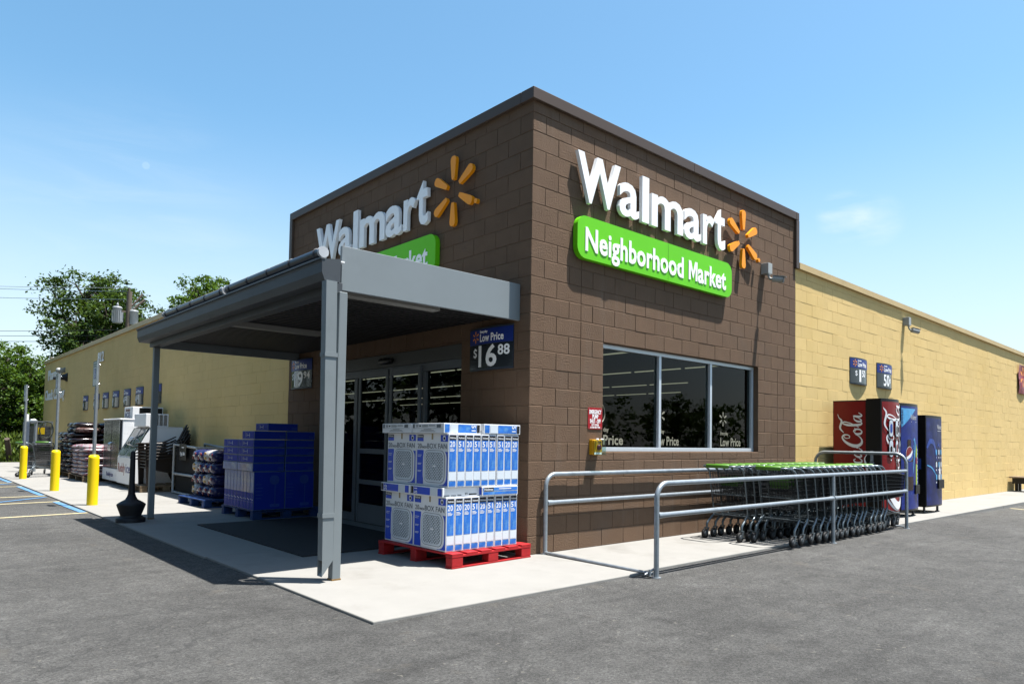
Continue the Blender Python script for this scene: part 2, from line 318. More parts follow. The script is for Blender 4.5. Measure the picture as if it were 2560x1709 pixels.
# ================================================================ setting
B = .4064; H = .2032
def asphalt_mat():
    m = bpy.data.materials.new('asphalt'); m.use_nodes = True; nt = m.node_tree; b = nt.nodes['Principled BSDF']; b.inputs['Roughness'].default_value = .85; b.inputs['Specular IOR Level'].default_value = .3
    t = nt.nodes.new('ShaderNodeTexCoord'); L = nt.links
    def noise(sc, det, ro, vec=None, dist=0):
        n = N(nt, 'ShaderNodeTexNoise', i_Scale=sc, i_Detail=det, i_Roughness=ro, i_Distortion=dist); L.new(vec or t.outputs['Object'], n.inputs['Vector']); return n.outputs['Fac']
    def ramp(f, a, b_, lo, hi):
        r = nt.nodes.new('ShaderNodeMapRange'); r.inputs['From Min'].default_value = a; r.inputs['From Max'].default_value = b_; r.inputs['To Min'].default_value = lo; r.inputs['To Max'].default_value = hi; L.new(f, r.inputs['Value']); return r.outputs['Result']
    def mul(a, c):
        k = nt.nodes.new('ShaderNodeMath'); k.operation = 'MULTIPLY'; L.new(a, k.inputs[0]); L.new(c, k.inputs[1]); return k.outputs[0]
    vo = N(nt, 'ShaderNodeTexVoronoi', i_Scale=78.0); L.new(t.outputs['Object'], vo.inputs['Vector'])
    sx = nt.nodes.new('ShaderNodeSeparateColor'); L.new(vo.outputs['Color'], sx.inputs['Color'])
    stone = ramp(sx.outputs['Red'], 0, 1, .55, 1.45)
    fine = ramp(noise(120, 3, .75), .3, .7, .6, 1.4)
    mid = ramp(noise(6, 7, .7), .3, .7, .76, 1.22)
    big = ramp(noise(.5, 6, .65), .32, .68, .64, 1.20)
    mp = nt.nodes.new('ShaderNodeMapping'); mp.inputs['Scale'].default_value = (.5, 6, 1); mp.inputs['Rotation'].default_value = (0, 0, .35); L.new(t.outputs['Object'], mp.inputs['Vector'])
    streak = ramp(noise(1.5, 4, .6, mp.outputs['Vector']), .35, .7, 1.06, .86)
    stain = ramp(noise(1.0, 7, .72, dist=1.0), .56, .72, 1.0, .55)
    f = mul(mul(mul(stone, fine), mul(mid, big)), mul(streak, stain))
    # pale chips of paint and gravel
    chip = ramp(noise(24, 1, .5), .745, .775, 0, .75)
    v = nt.nodes.new('ShaderNodeVectorMath'); v.operation = 'SCALE'; v.inputs[0].default_value = (.072, .071, .068); L.new(f, v.inputs['Scale'])
    mx_ = nt.nodes.new('ShaderNodeMix'); mx_.data_type = 'RGBA'; L.new(chip, mx_.inputs['Factor']); L.new(v.outputs[0], mx_.inputs['A']); mx_.inputs['B'].default_value = (.16, .15, .13, 1)
    # drips, dust and a few sealed cracks
    v2 = N(nt, 'ShaderNodeTexVoronoi', i_Scale=1.15); L.new(t.outputs['Object'], v2.inputs['Vector']); s2 = nt.nodes.new('ShaderNodeSeparateColor'); L.new(v2.outputs['Color'], s2.inputs['Color'])
    wob = nt.nodes.new('ShaderNodeMath'); wob.operation = 'MULTIPLY_ADD'; wob.inputs[1].default_value = .10; L.new(noise(9, 4, .7), wob.inputs[0]); L.new(v2.outputs['Distance'], wob.inputs[2])
    drip = mul(ramp(wob.outputs[0], .075, .125, .8, 0), ramp(s2.outputs['Green'], .45, .5, 0, 1))
    md = nt.nodes.new('ShaderNodeMix'); md.data_type = 'RGBA'; L.new(drip, md.inputs['Factor']); L.new(mx_.outputs['Result'], md.inputs['A']); md.inputs['B'].default_value = (.030, .029, .028, 1)
    dust = ramp(noise(1.9, 5, .6, dist=.5), .62, .76, 0, .55)
    me_ = nt.nodes.new('ShaderNodeMix'); me_.data_type = 'RGBA'; L.new(dust, me_.inputs['Factor']); L.new(md.outputs['Result'], me_.inputs['A']); me_.inputs['B'].default_value = (.105, .093, .076, 1); mx_ = me_
    # hairline cracks
    vc = N(nt, 'ShaderNodeTexVoronoi', i_Scale=.30); vc.feature = 'DISTANCE_TO_EDGE'
    nd = N(nt, 'ShaderNodeTexNoise', i_Scale=3.0, i_Detail=4.0); L.new(t.outputs['Object'], nd.inputs['Vector'])
    ad = nt.nodes.new('ShaderNodeMixRGB'); ad.blend_type = 'ADD'; ad.inputs['Fac'].default_value = .35; L.new(t.outputs['Object'], ad.inputs[1]); L.new(nd.outputs['Color'], ad.inputs[2]); L.new(ad.outputs[0], vc.inputs['Vector'])
    ck = ramp(vc.outputs['Distance'], .0, .0025, .6, 0)
    mc = nt.nodes.new('ShaderNodeMix'); mc.data_type = 'RGBA'; L.new(ck, mc.inputs['Factor']); L.new(mx_.outputs['Result'], mc.inputs['A']); mc.inputs['B'].default_value = (.024, .024, .024, 1)
    L.new(mc.outputs['Result'], b.inputs['Base Color'])
    bp = nt.nodes.new('ShaderNodeBump'); bp.inputs['Strength'].default_value = .9; bp.inputs['Distance'].default_value = .010
    L.new(mul(stone, fine), bp.inputs['Height']); L.new(bp.outputs['Normal'], b.inputs['Normal'])
    return m
M_ASPHALT = asphalt_mat()
M_CONC = pmat('concrete', (.40, .39, .365), .85, var=.06, vs=3.0, detail=8, bump=.25, bs=120, dirt=(.27, .255, .225), dirts=1.2, dirtlo=.54, dirthi=.85)
M_GRASS = pmat('grass_ground', (.07, .10, .03), .95, var=.4, vs=3)
def asph_z(x):
    t = min(1, max(0, (x - 7.5) / 6.0)); t = t * t * (3 - 2 * t)
    return -.022 - .043 * t
xs = [-180, -60, -25, -12, -8, -5, -3, -2.7, -1, 1, 3, 5, 7, 7.5, 8, 8.5, 9, 9.5, 10, 10.5, 11, 11.5, 12, 12.5, 13, 13.5, 14, 18, 25, 40, 80, 180]
ys = [-180, -60, -25, -12, -6, -3, -1.3, 0, 3, 8, 15, 30, 60, 180]
g = MB(); V = [(x, y, asph_z(x)) for y in ys for x in xs]; nx = len(xs)
g.add(V, [(j * nx + i, j * nx + i + 1, (j + 1) * nx + i + 1, (j + 1) * nx + i) for j in range(len(ys) - 1) for i in range(nx - 1)])
tag(g.build('asphalt_ground', M_ASPHALT), kind='structure')
g = MB(); g.poly([(-60, 29.4, .004), (90, 29.4, .004), (90, 150, .3), (-60, 150, .3)]); tag(g.build('grass_ground', M_GRASS), kind='structure')
# concrete walk: slabs with narrow joints
g = MB(); J = .006
def slab(x0, x1, y0, y1): g.box((x0 + J, y0 + J, -.25), (x1 - J, y1 - J, 0))
for y0, y1 in zip([1.9, 5.0, 8.1, 11.2, 14.3, 17.4, 20.5, 23.6, 26.7], [5.0, 8.1, 11.2, 14.3, 17.4, 20.5, 23.6, 26.7, 29.35]): slab(-2.735, .05, y0, y1)
slab(-2.715, .26, -1.38, 1.9)
xc = [.26, 3.4, 6.7, 9.8, 12.9, 16.0, 19.1, 22.2, 26.0]
for a, b_ in zip(xc[:-1], xc[1:]): slab(a, b_, -1.315, .05)
tag(g.build('concrete_sidewalk', M_CONC, bevel=.008), kind='structure')
# parking bay paint
M_YEL = pmat('line_paint_yellow', (.78, .68, .40), .8, var=.25, vs=30, dirt=(.2, .19, .17), dirts=14, dirtlo=.56, dirthi=.75)
M_BLU = pmat('line_paint_blue', (.13, .32, .58), .8, var=.25, vs=30, dirt=(.16, .18, .2), dirts=12, dirtlo=.56, dirthi=.75)
g = MB(); zl = -.022 + .005
def strip(a, b_, w, mi):
    a = Vector((*a, zl)); b_ = Vector((*b_, zl)); n = (b_ - a).cross(Z3).normalized() * (w / 2); g.poly([a - n, b_ - n, b_ + n, a + n], mi)
for y in (7.24, 9.58, 11.07, 14.19, 15.7, 18.6): strip((-2.75, y), (-8.2, y - .66), .10, 0)
zl += .004
for y0, y1 in ((7.31, 9.49), (11.14, 14.1), (15.78, 18.5)): strip((-2.80, y0), (-2.83, y1), .10, 1)
for (a, c) in (((-2.80, 10.66), (-4.1, 9.42)), ((-2.85, 15.25), (-4.2, 14.1)), ((-4.4, 10.7), (-5.6, 9.6))): strip(a, c, .09, 1)
zl = -.065 + .006; strip((13.05, -1.40), (12.4, -2.95), .10, 0)
tag(g.build('parking_lines', [M_YEL, M_BLU]), kind='structure')

# ================================================================ the store
def rsub(r, h):
    a0, b0, a1, b1 = r; c0, d0, c1, d1 = h
    if c0 >= a1 or c1 <= a0 or d0 >= b1 or d1 <= b0: return [r]
    out = []
    if b0 < d0: out.append((a0, b0, a1, d0))
    if d1 < b1: out.append((a0, d1, a1, b1))
    m0, m1 = max(b0, d0), min(b1, d1)
    if a0 < c0: out.append((a0, m0, c0, m1))
    if c1 < a1: out.append((c1, m0, a1, m1))
    return out
def block_wall(mb, P, u0, u1, ztop, holes, cuts=(), seed=1, gap=.0022, ch=.003, cht=.008, dep=.005, chv=None):
    chv = ch if chv is None else chv
    rnd = random.Random(seed)
    nrow = int(math.ceil(4.9 / H)) if ztop(u0) > 4.5 else 22
    for k in range(nrow + 2):
        z0, z1 = k * H, (k + 1) * H
        i0 = int(u0 / B) - 2
        for i in range(i0, int(u1 / B) + 2):
            a = i * B + (B / 2 if k % 2 else 0); c = a + B
            a, c = max(a, u0), min(c, u1)
            if c - a < .02: continue
            zz = min(z1, ztop((a + c) / 2))
            if zz - z0 < .02: continue
            rs = [(a, z0, c, zz)]
            for cu, zm in cuts:
                if z0 < zm: rs = [q for r in rs for q in ([(r[0], r[1], cu, r[3]), (cu, r[1], r[2], r[3])] if r[0] < cu - .01 and r[2] > cu + .01 else [r])]
            for h in holes: rs = [q for r in rs for q in rsub(r, h)]
            for (p0, q0, p1, q1) in rs:
                if p1 - p0 < .02 or q1 - q0 < .02: continue
                g0, g1, g2, g3 = [gap * rnd.uniform(.6, 1.4) for _ in range(4)]
                d = rnd.uniform(-.0012, .0012); t = rnd.uniform(-.001, .001)
                O = [(p0 + g0, q0 + g1), (p1 - g2, q0 + g1), (p1 - g2, q1 - g3), (p0 + g0, q1 - g3)]
                I = [(p0 + g0 + chv, q0 + g1 + ch), (p1 - g2 - chv, q0 + g1 + ch), (p1 - g2 - chv, q1 - g3 - cht), (p0 + g0 + chv, q1 - g3 - cht)]
                mb.add([P(u, z, -dep) for u, z in O] + [P(u, z, d + (t if n < 2 else -t)) for n, (u, z) in enumerate(I)],
                       [(4, 5, 6, 7), (0, 1, 5, 4), (1, 2, 6, 5), (2, 3, 7, 6), (3, 0, 4, 7)])
PR = lambda u, z, d: (u, -d, z)      # the long side, facing -y
PL = lambda u, z, d: (-d, u, z)      # the entrance side, facing -x
M_BROWN = pmat('brown_block_paint', (.245, .153, .096), .85, var=.10, vs=5, bump=.8, bs=55, bdist=.010, island=.03, dirt=(.225, .155, .11), dirts=1.3, dirtlo=.54, dirthi=.80, spec=.2, streak=(.30, .225, .17), smul=.75)
M_TAN = pmat('tan_block_paint', (1.22, .88, .37), .9, var=.06, vs=1.2, bump=.5, bs=60, bdist=.006, island=.012, dirt=(1.10, .77, .28), dirts=.5, dirtlo=.5, dirthi=.8, spec=.25, streak=(.95, .68, .26), smul=.45)
M_BCOP = pmat('brown_coping_metal', (.145, .098, .07), .45, var=.05, vs=2, bump=.05, bs=3)
M_TCOP = pmat('tan_coping_metal', (.95, .70, .33), .5, var=.06, vs=2, bump=.05, bs=3, dirt=(.78, .56, .26), dirts=1.2)
M_DARKIN = pmat('interior_dark', (.035, .035, .037), .9)
M_ALU = pmat('aluminium_frame', (.50, .54, .58), .35, metal=.35, var=.05, vs=3, bump=.02, bs=20)
M_DALU = pmat('door_aluminium', (.20, .23, .255), .5, var=.05, vs=3)
M_GLASS = glass_mat('dark_glass', .55, .6)
store = thing('store_building', 'long single storey store with a brown block corner and tan wings', 'building', (0, 0, 0))
hole_w = (3 * B, 5.5 * H, 12 * B, 12 * H); hole_d = (1.22, -1, 4.545, 2.415)
def backing(P, u0, u1, z1, holes, th=.2):
    for h in [holes]:
        rs = [(u0, -.02, u1, z1)]
        for q in h: rs = [k for r in rs for k in rsub(r, q)]
        for r in rs:
            a = P(r[0], r[1], -.006); b_ = P(r[2], r[3], -th); yield a, b_
m = MB(); block_wall(m, PR, 0, 15 * B, lambda u: 5.06, [hole_w], cuts=((2 * B, 3.3), (13.5 * B, 2.4)), seed=3)
for a, b_ in backing(PR, .006, 15 * B, 5.06, [hole_w]): m.box(a, b_)
m.build('brown_wall', M_BROWN, store)
m = MB(); block_wall(m, PL, 0, 15 * B, lambda u: 5.06, [hole_d], seed=4)
for a, b_ in backing(PL, .2, 15 * B, 5.06, [hole_d]): m.box(a, b_)
m.build('brown_wall', M_BROWN, store)
m = MB(); m.box((6.096, .2, 4.1), (5.9, 6.1, 5.05)); m.box((.2, 5.9, 4.1), (5.9, 6.096, 5.05)); m.box((.15, .15, 4.8), (5.95, 5.95, 4.86)); m.build('parapet_back', M_BROWN, store)
top_r = lambda u: 4.30 - (u - 6.1) * .0098
m = MB(); block_wall(m, PR, 15 * B, 26.0, lambda u: top_r(u) - .03, [], seed=5, gap=.0011, ch=.0015, cht=.005, dep=.003, chv=.0012)
m.box((15 * B, .006, -.02), (26.0, .2, 4.0)); m.prism([(15 * B, .006, 4.0), (26.0, .006, 4.0), (26.0, .006, top_r(26) - .03), (15 * B, .006, top_r(6.1) - .03)], (0, .19, 0))
m.build('tan_wall', M_TAN, store)
m = MB(); block_wall(m, PL, 15 * B, 30.9, lambda u: 4.27, [], seed=6, gap=.0008, ch=.0015, cht=.003, dep=.002)
m.box((.006, 15 * B, -.02), (.2, 30.9, 4.25)); m.box((.2, 30.7, -.02), (26, 30.9, 4.0)); m.box((25.8, .2, -.02), (26, 30.7, 4.0)); m.build('tan_wall', M_TAN, store)
m = MB(); m.box((.2, .2, 3.85), (25.8, 30.7, 3.95)); m.build('roof', pmat('roof_membrane', (.5, .5, .48), .9), store)
# copings: brown ring stepping down at its ends, tan runs
m = MB(); t0, t1, o = 5.005, 5.135, .045
m.box((-o, -o, t0), (3.05, .16, t1)); m.box((3.053, -o, t0), (6.10 - .055, .16, t1)); m.box((6.10 - .052, -o, t0 + .002), (6.15, .16, t1)); m.box((-o, .163, t0), (.16, 6.15, t1)); m.box((6.0, .163, t0), (6.15, 6.15, t1 - .002)); m.box((.163, 6.0, t0), (5.997, 6.15, t1 - .003))
m.box((6.05, -o, 4.19), (6.155, .16, t0 - .001)); m.box((-o, 6.045, 4.19), (.16, 6.152, t0 - .001))
m.build('coping', M_BCOP, store, bevel=.006)
m = MB(); xsN = [6.158, 9.2, 12.25, 15.3, 18.35, 21.4, 26.03]
for a, b_ in zip(xsN[:-1], xsN[1:]):
    m.prism([(a + .002, -.05, top_r(a) - .105), (b_ - .001, -.05, top_r(b_) - .105), (b_ - .001, -.05, top_r(b_)), (a + .002, -.05, top_r(a))], (0, .22, 0))
m.build('coping', M_TCOP, store, bevel=.006)
m = MB()
for a, b_ in zip([6.155, 9.2, 12.25, 15.3, 18.35, 21.4, 24.45, 27.5], [9.2, 12.25, 15.3, 18.35, 21.4, 24.45, 27.5, 30.95]): m.box((-.05, a + .001, 4.19), (.17, b_ - .001, 4.32))
m.build('coping', M_TCOP, store, bevel=.006)
# ribbon window
w0, w1, wz0, wz1 = 3 * B + .003, 12 * B - .003, 5.5 * H + .003, 12 * H - .003; yf = .075
m = MB(); fw = .05
m.box((w0, yf, wz0), (w1, yf + .09, wz0 + fw)); m.box((w0, yf, wz1 - fw), (w1, yf + .09, wz1)); m.box((w0, yf + .002, wz0 + fw), (w0 + fw, yf + .088, wz1 - fw)); m.box((w1 - fw, yf + .002, wz0 + fw), (w1, yf + .088, wz1 - fw))
mull = [(2.44, 2.49), (3.66, 3.71)]
for a, b_ in mull: m.box((a, yf + .002, wz0 + fw), (b_, yf + .088, wz1 - fw))
win = m.build('window', M_ALU, store, bevel=.003)
edges = [w0 + fw, 2.44, 2.49, 3.66, 3.71, w1 - fw]
for k in range(3):
    m = MB(); m.box((edges[2 * k], yf + .04, wz0 + fw), (edges[2 * k + 1], yf + .046, wz1 - fw)); m.build('pane', M_GLASS, win)
M_DEC = pmat('window_decal', (.42, .40, .30), .6, var=.05)
for k, xx in enumerate((1.36, 2.51, 3.99)):
    zb = 1.205; m = MB()
    m.text('Everyday' if k == 2 else 'day', (xx, yf + .036, 1.365), X3, Z3, .05, .21 if k == 2 else .1, depth=.002)
    m.text(('Price', 'w Price', 'Low Price')[k], (xx, yf + .036, zb), X3, Z3, .115, (.38, .43, .56)[k], depth=.002); m.build('window_lettering', M_DEC, win)
    if k: m = MB(); spark(m, (xx + .07 + (.0 if k == 2 else -.06), yf + .036, 1.60), X3, Z3, .105, .002); m.build('window_emblem', M_DEC, win)
m = MB(); m.tube([(1.30 + .085 * math.cos(a * PI / 12), yf + .035, 1.585 + .115 * math.sin(a * PI / 12)) for a in range(-6, 7)], .008, 4); m.build('round_sticker', M_DEC, win)
# inside: floor, ceiling, shelving
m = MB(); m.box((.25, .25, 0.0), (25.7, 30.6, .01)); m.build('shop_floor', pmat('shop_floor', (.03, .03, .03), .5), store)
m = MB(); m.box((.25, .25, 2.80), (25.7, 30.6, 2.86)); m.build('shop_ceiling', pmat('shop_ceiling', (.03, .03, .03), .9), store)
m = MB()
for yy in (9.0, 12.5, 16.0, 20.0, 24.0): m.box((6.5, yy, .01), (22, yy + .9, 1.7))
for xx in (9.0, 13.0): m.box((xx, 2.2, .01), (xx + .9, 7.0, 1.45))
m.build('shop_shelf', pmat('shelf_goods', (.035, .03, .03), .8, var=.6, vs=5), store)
# sliding entrance
M_HEAD = pmat('door_header', (.12, .125, .12), .5, var=.05)
m = MB(); zt = 2.235
m.box((.03, 1.222, 2.235), (.17, 4.543, 2.413)); door = m.build('entrance_door', M_HEAD, store, bevel=.004)
m = MB(); m.box((.045, 1.223, 0.002), (.15, 1.275, 2.233)); m.box((.045, 4.49, .002), (.15, 4.542, 2.233)); m.box((.045, 2.035, .002), (.13, 2.10, 2.12)); m.box((.045, 3.80, .002), (.13, 3.89, 2.12)); m.box((.047, 1.276, 2.125), (.13, 4.489, 2.232)); m.box((.05, 1.276, .003), (.12, 2.034, .12)); m.box((.05, 3.892, .003), (.12, 4.489, .12))
m.build('door_frame', M_DALU, door, bevel=.003)
for a, b_ in ((2.105, 2.855), (2.905, 3.70)):
    m = MB(); x0, x1 = .012, .044
    m.box((x0, a, .012), (x1, a + .055, 2.20)); m.box((x0, b_ - .055, .012), (x1, b_, 2.20)); c, d = a + .056, b_ - .056
    m.box((x0 + .002, c, 2.11), (x1, d, 2.199)); m.box((x0 + .002, c, 1.01), (x1, d, 1.08)); m.box((x0 + .002, c, .565), (x1, d, .632)); m.box((x0 + .004, c, .013), (x1, d, .285))
    m.build('door_leaf', M_DALU, door, bevel=.002)
    m = MB()
    for z0, z1 in ((.286, .564), (.633, 1.009), (1.081, 2.109)): m.box((.024, c, z0), (.03, d, z1))
    m.build('door_glass', M_GLASS, door)
for a, b_ in ((1.277, 2.033), (3.892, 4.488)): m = MB(); m.box((.085, a, .122), (.092, b_, 2.123)); m.build('side_glass', M_GLASS, door)
m = MB(); m.pillow((.0, 2.95, 2.315), (.10, .34, .09), nu=16); m.build('motion_sensor', pmat('black_plastic', (.015, .015, .016), .4), door)
# fluorescent rows in the shop, seen through the glass
M_TUBE = emit_mat('fluorescent_tube', (1.0, .92, .66), .24)
for k, xx in enumerate((4.06, 6.83, 9.77, 12.5)):
    m = MB(); y = (1.6, 1.5, 4.6, 6.7)[k]
    while y < 21.5: m.box((xx - .02, y, 2.735), (xx + .02, y + 1.16, 2.755)); y += 1.28
    tag(m.build('ceiling_light', M_TUBE), 'row of fluorescent ceiling tubes inside the shop, ' + ('nearest', 'second nearest', 'third nearest', 'farthest')[k] + ' to the entrance wall', 'light', 'ceiling light rows inside the shop')
# vent pipes on the roof
for k, (px, py, h_, lab) in enumerate(((.55, 24.4, 4.62, 'short white vent pipe standing on the roof edge over the tan wall'), (.2, 30.6, 4.48, 'small white vent cap at the far roof corner'))):
    m = MB(); m.cyl((px, py, 3.95), (px, py, h_), .07, 12); m.cyl((px, py, h_ + .002), (px, py, h_ + .03), .085, 12); tag(m.build('vent_pipe', pmat('white_pvc', (.72, .72, .70), .5)), lab, 'vent pipe')

# ================================================================ channel-letter signs
M_WHITE = pmat('sign_white', (1.72, 1.74, 1.75), .35, var=.02)
M_WEDGE = pmat('sign_letter_return', (.62, .68, .72), .4, var=.02)
M_ORANGE = pmat('sign_orange', (1.75, .60, .010), .35, var=.03)
M_GREEN = pmat('sign_green', (.24, 1.05, .008), .45, var=.04, vs=2)
M_SMALLW = pmat('panel_lettering', (1.74, 1.75, 1.74), .4, var=.01)
LET = (('W', 0.0, .77, 0, .58), ('a', .75, 1.137, -.008, .42), ('l', 1.20, 1.338, 0, .59), ('m', 1.395, 2.088, 0, .425), ('a', 2.118, 2.52, -.008, .42), ('r', 2.57, 2.851, 0, .425), ('t', 2.885, 3.14, -.008, .58))
def big_sign(o, U, label, loc):
    t = thing('wall_sign', label, 'sign', loc, 'lettered store signs on the brown block')
    n = U.cross(Z3).normalized(); o = Vector(o)
    m = MB()
    for ch, a, b_, z0, z1 in LET: m.glyph(ch, o + n * .035, U, Z3, a, b_, z0, z1, .05, off=.026 if ch in 'Wl' else .019)
    m.build('lettering', M_WHITE, t, bevel=.003)
    m = MB(); spark(m, o + U * 3.665 + Z3 * .28 + n * .035, U, Z3, .44, .045); m.build('spark_emblem', M_ORANGE, t, bevel=.006)
    m = MB(); c = o + U * 4.12 + Z3 * .045 + n * .035; m.cyl(c, c + n * .045, .03, 14); m.build('emblem_dot', M_ORANGE, t)
    P = []; x0, x1, z0, z1, R = .01, 3.325, -.665, -.165, .135
    for cx, cz, a0 in ((x1 - R, z1 - R, 0), (x0 + R, z1 - R, 90), (x0 + R, z0 + R, 180), (x1 - R, z0 + R, 270)):
        for k in range(7): a = math.radians(a0 + 15 * k); P.append(o + U * (cx + R * math.cos(a)) + Z3 * (cz + R * math.sin(a)) + n * .012)
    m = MB(); m.prism(P, n * .07); pn = m.build('green_panel', M_GREEN, t, bevel=.012)
    m = MB(); m.text('Neighborhood Market', o + U * .14 + Z3 * -.565 + n * .083, U, Z3, .262, 3.02, depth=.006, off=.024); m.build('panel_lettering', M_SMALLW, pn)
    m = MB(); m.box(*[o + U * uu + Z3 * zz + n * dd for uu, zz, dd in ((1.76, -.655, .0825), (1.764, -.175, .0835))]); m.build('panel_seam', pmat('seam_dark', (.07, .30, .015), .5), pn)
big_sign((.64, 0, 4.03), X3, 'white store name lettering over a green panel, in full sun on the brown wall', (.64, 0, 4.03))
big_sign((0, 5.02, 4.03), -Y3, 'white store name lettering with green panel in shade above the entrance canopy', (0, 5.02, 4.03))
# ================================================================ entrance canopy
M_GREY = pmat('canopy_grey_paint', (.34, .385, .40), .5, var=.06, vs=2, bump=.04, bs=6, dirt=(.27, .31, .32), dirts=2.2)
M_GREY_SHADE = pmat('canopy_grey_shaded', (.10, .115, .13), .5, var=.08, vs=2, bump=.03, bs=6, dirt=(.075, .085, .095), dirts=2.2)  # canopy grey darkened to paint in the shade on gutter and beam
M_FAS = pmat('canopy_fascia_paint', (.37, .42, .44), .45, var=.05, vs=1.5, bump=.08, bs=5, dirt=(.32, .36, .38), dirts=1.2)
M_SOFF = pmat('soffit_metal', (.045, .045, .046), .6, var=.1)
M_RUST = pmat('rusty_base', (.45, .26, .08), .8, var=.3, vs=40)
can = thing('entrance_canopy', 'grey metal canopy on two square posts over the shop entrance', 'canopy', (-2.24, .06, 0))
for k, (px, py) in enumerate(((-2.245, .06), (-2.245, 5.68))):
    m = MB(); m.box((px - .04, py - .04, .006), (px + .04, py + .04, 2.52)); p = m.build('post', M_GREY, can, bevel=.006)
    m = MB(); m.box((px - .043, py - .043, .0), (px + .043, py + .043, .014)); m.build('post_base', M_RUST, p)
m = MB(); m.box((-2.325, .12, 2.521), (-2.205, 5.75, 2.62)); m.build('beam', M_GREY_SHADE, can, bevel=.004)
# gutter: ogee section swept along y
prof = [(-2.29, 2.80), (-2.455, 2.775), (-2.475, 2.765), (-2.468, 2.745), (-2.467, 2.66), (-2.440, 2.592), (-2.29, 2.592)]
m = MB(); m.prism([(x, 0.0, z) for x, z in prof], (0, 3.25, 0)); m.prism([(x + .001, 3.252, z) for x, z in prof], (0, 2.62, 0)); m.box((-2.484, -.004, 2.768), (-2.44, 5.876, 2.785)); m.build('gutter', M_GREY_SHADE, can, bevel=.003)
m = MB(); m.prism([(-2.42, .21, 2.803), (0.0, .21, 2.93), (0.0, 5.70, 2.93), (-2.42, 5.70, 2.803)], (0, 0, .02))
for k in range(27): m.box((-2.1, .22 + k * .203, 2.845), (-.01, .26 + k * .203, 2.875))
m.build('roof_deck', pmat('roof_deck_metal', (.45, .47, .47), .5), can)
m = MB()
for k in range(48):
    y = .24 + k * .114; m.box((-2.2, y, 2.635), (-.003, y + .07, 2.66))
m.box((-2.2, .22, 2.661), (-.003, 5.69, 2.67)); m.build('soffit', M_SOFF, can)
m = MB(); m.box((-2.195, .165, 2.565), (-.004, .20, 2.972)); m.build('fascia', M_FAS, can, bevel=.004)
m = MB(); m.box((-2.195, 5.70, 2.515), (-.004, 5.735, 2.94)); m.build('fascia', M_FAS, can, bevel=.004)
m = MB(); m.box((-2.3, .21, 2.815), (-2.21, .6, 2.828)); m.box((-2.33, .10, 2.80), (-2.20, .16, 2.812)); m.build('flashing', M_WHITE, can)
# downspout strapped to the near post
m = MB(); x0, x1, y0, y1 = -2.408, -2.306, -.03, .055
A = [(x0 - .03, y0, 2.59), (x1 - .03, y0, 2.59), (x1 - .03, y1, 2.59), (x0 - .03, y1, 2.59)]; Bq = [(x0, y0, .19), (x1, y0, .19), (x1, y1, .19), (x0, y1, .19)]
m.add(A + Bq, [(0, 1, 5, 4)[::-1], (1, 2, 6, 5)[::-1], (2, 3, 7, 6)[::-1], (3, 0, 4, 7)[::-1], (0, 1, 2, 3)])
# cut shoe: closed front, back and sloping underside, open to the left
m.add([(x0, y0, .19), (x1, y0, .19), (x0, y0, .055), (x0, y1, .19), (x1, y1, .19), (x0, y1, .055)], [(0, 2, 1), (3, 4, 5), (1, 2, 5, 4)])
ds = m.build('downspout', M_GREY, can)
for z, dx in ((1.95, -.022), (.57, -.005)):
    m = MB(); m.box((x0 - .006 + dx, y0 - .006, z - .018), (x1 + .012 + dx, y0 - .001, z + .018)); m.box((x0 - .006 + dx, y0 - .001, z - .018), (x0 - .001 + dx, y1 + .004, z + .018)); m.cyl((x0 - .012 + dx, 0.0, z), (x0 - .002 + dx, 0.0, z), .007, 8); m.build('strap', M_GREY, ds)
# tube lights along the eave
M_TUBEG = pmat('eave_tube', (.035, .042, .062), .35, var=.1, coat=.2)
M_CAPW = pmat('tube_cap_white', (.75, .78, .82), .5)
for a, b_ in ((.20, 2.50), (2.56, 4.85)):
    m = MB(); m.cyl((-2.365, a, 2.885), (-2.365, b_, 2.892), .045, 16); tb = m.build('eave_tube', M_TUBEG, can)
    m = MB(); m.cyl((-2.365, a - .02, 2.885), (-2.365, a + .015, 2.885), .05, 16); m.box((-2.385, a - .01, 2.79), (-2.345, a + .01, 2.86)); m.build('end_cap', M_CAPW, tb)
    m = MB(); m.cyl((-2.365, b_ - .015, 2.892), (-2.365, b_ + .02, 2.892), .048, 16); m.build('end_cap', M_CAPW, tb)
    m = MB(); y = a + .1
    while y < b_ - .1: m.tube([(-2.365 + .047 * math.cos(q * PI / 8), y, 2.886 + .047 * math.sin(q * PI / 8)) for q in range(17)], .006, 4); y += .52
    m.build('clip', pmat('clip_dark', (.10, .11, .13), .45), tb)
# strip lamps and conduit under it
M_LAMPH = pmat('strip_lamp_body', (.42, .42, .40), .5)
for y in (.36, 3.0):
    m = MB(); m.box((-2.15, y, 2.57), (-.95, y + .13, 2.632)); lp = m.build('strip_lamp', M_LAMPH, can, bevel=.006)
m = MB(); m.tube([(-.02, 5.86, 2.715), (-.02, 5.2, 2.72), (-.03, 4.98, 2.866)], .008, 6); m.build('conduit', pmat('conduit', (.35, .35, .33), .4), can)

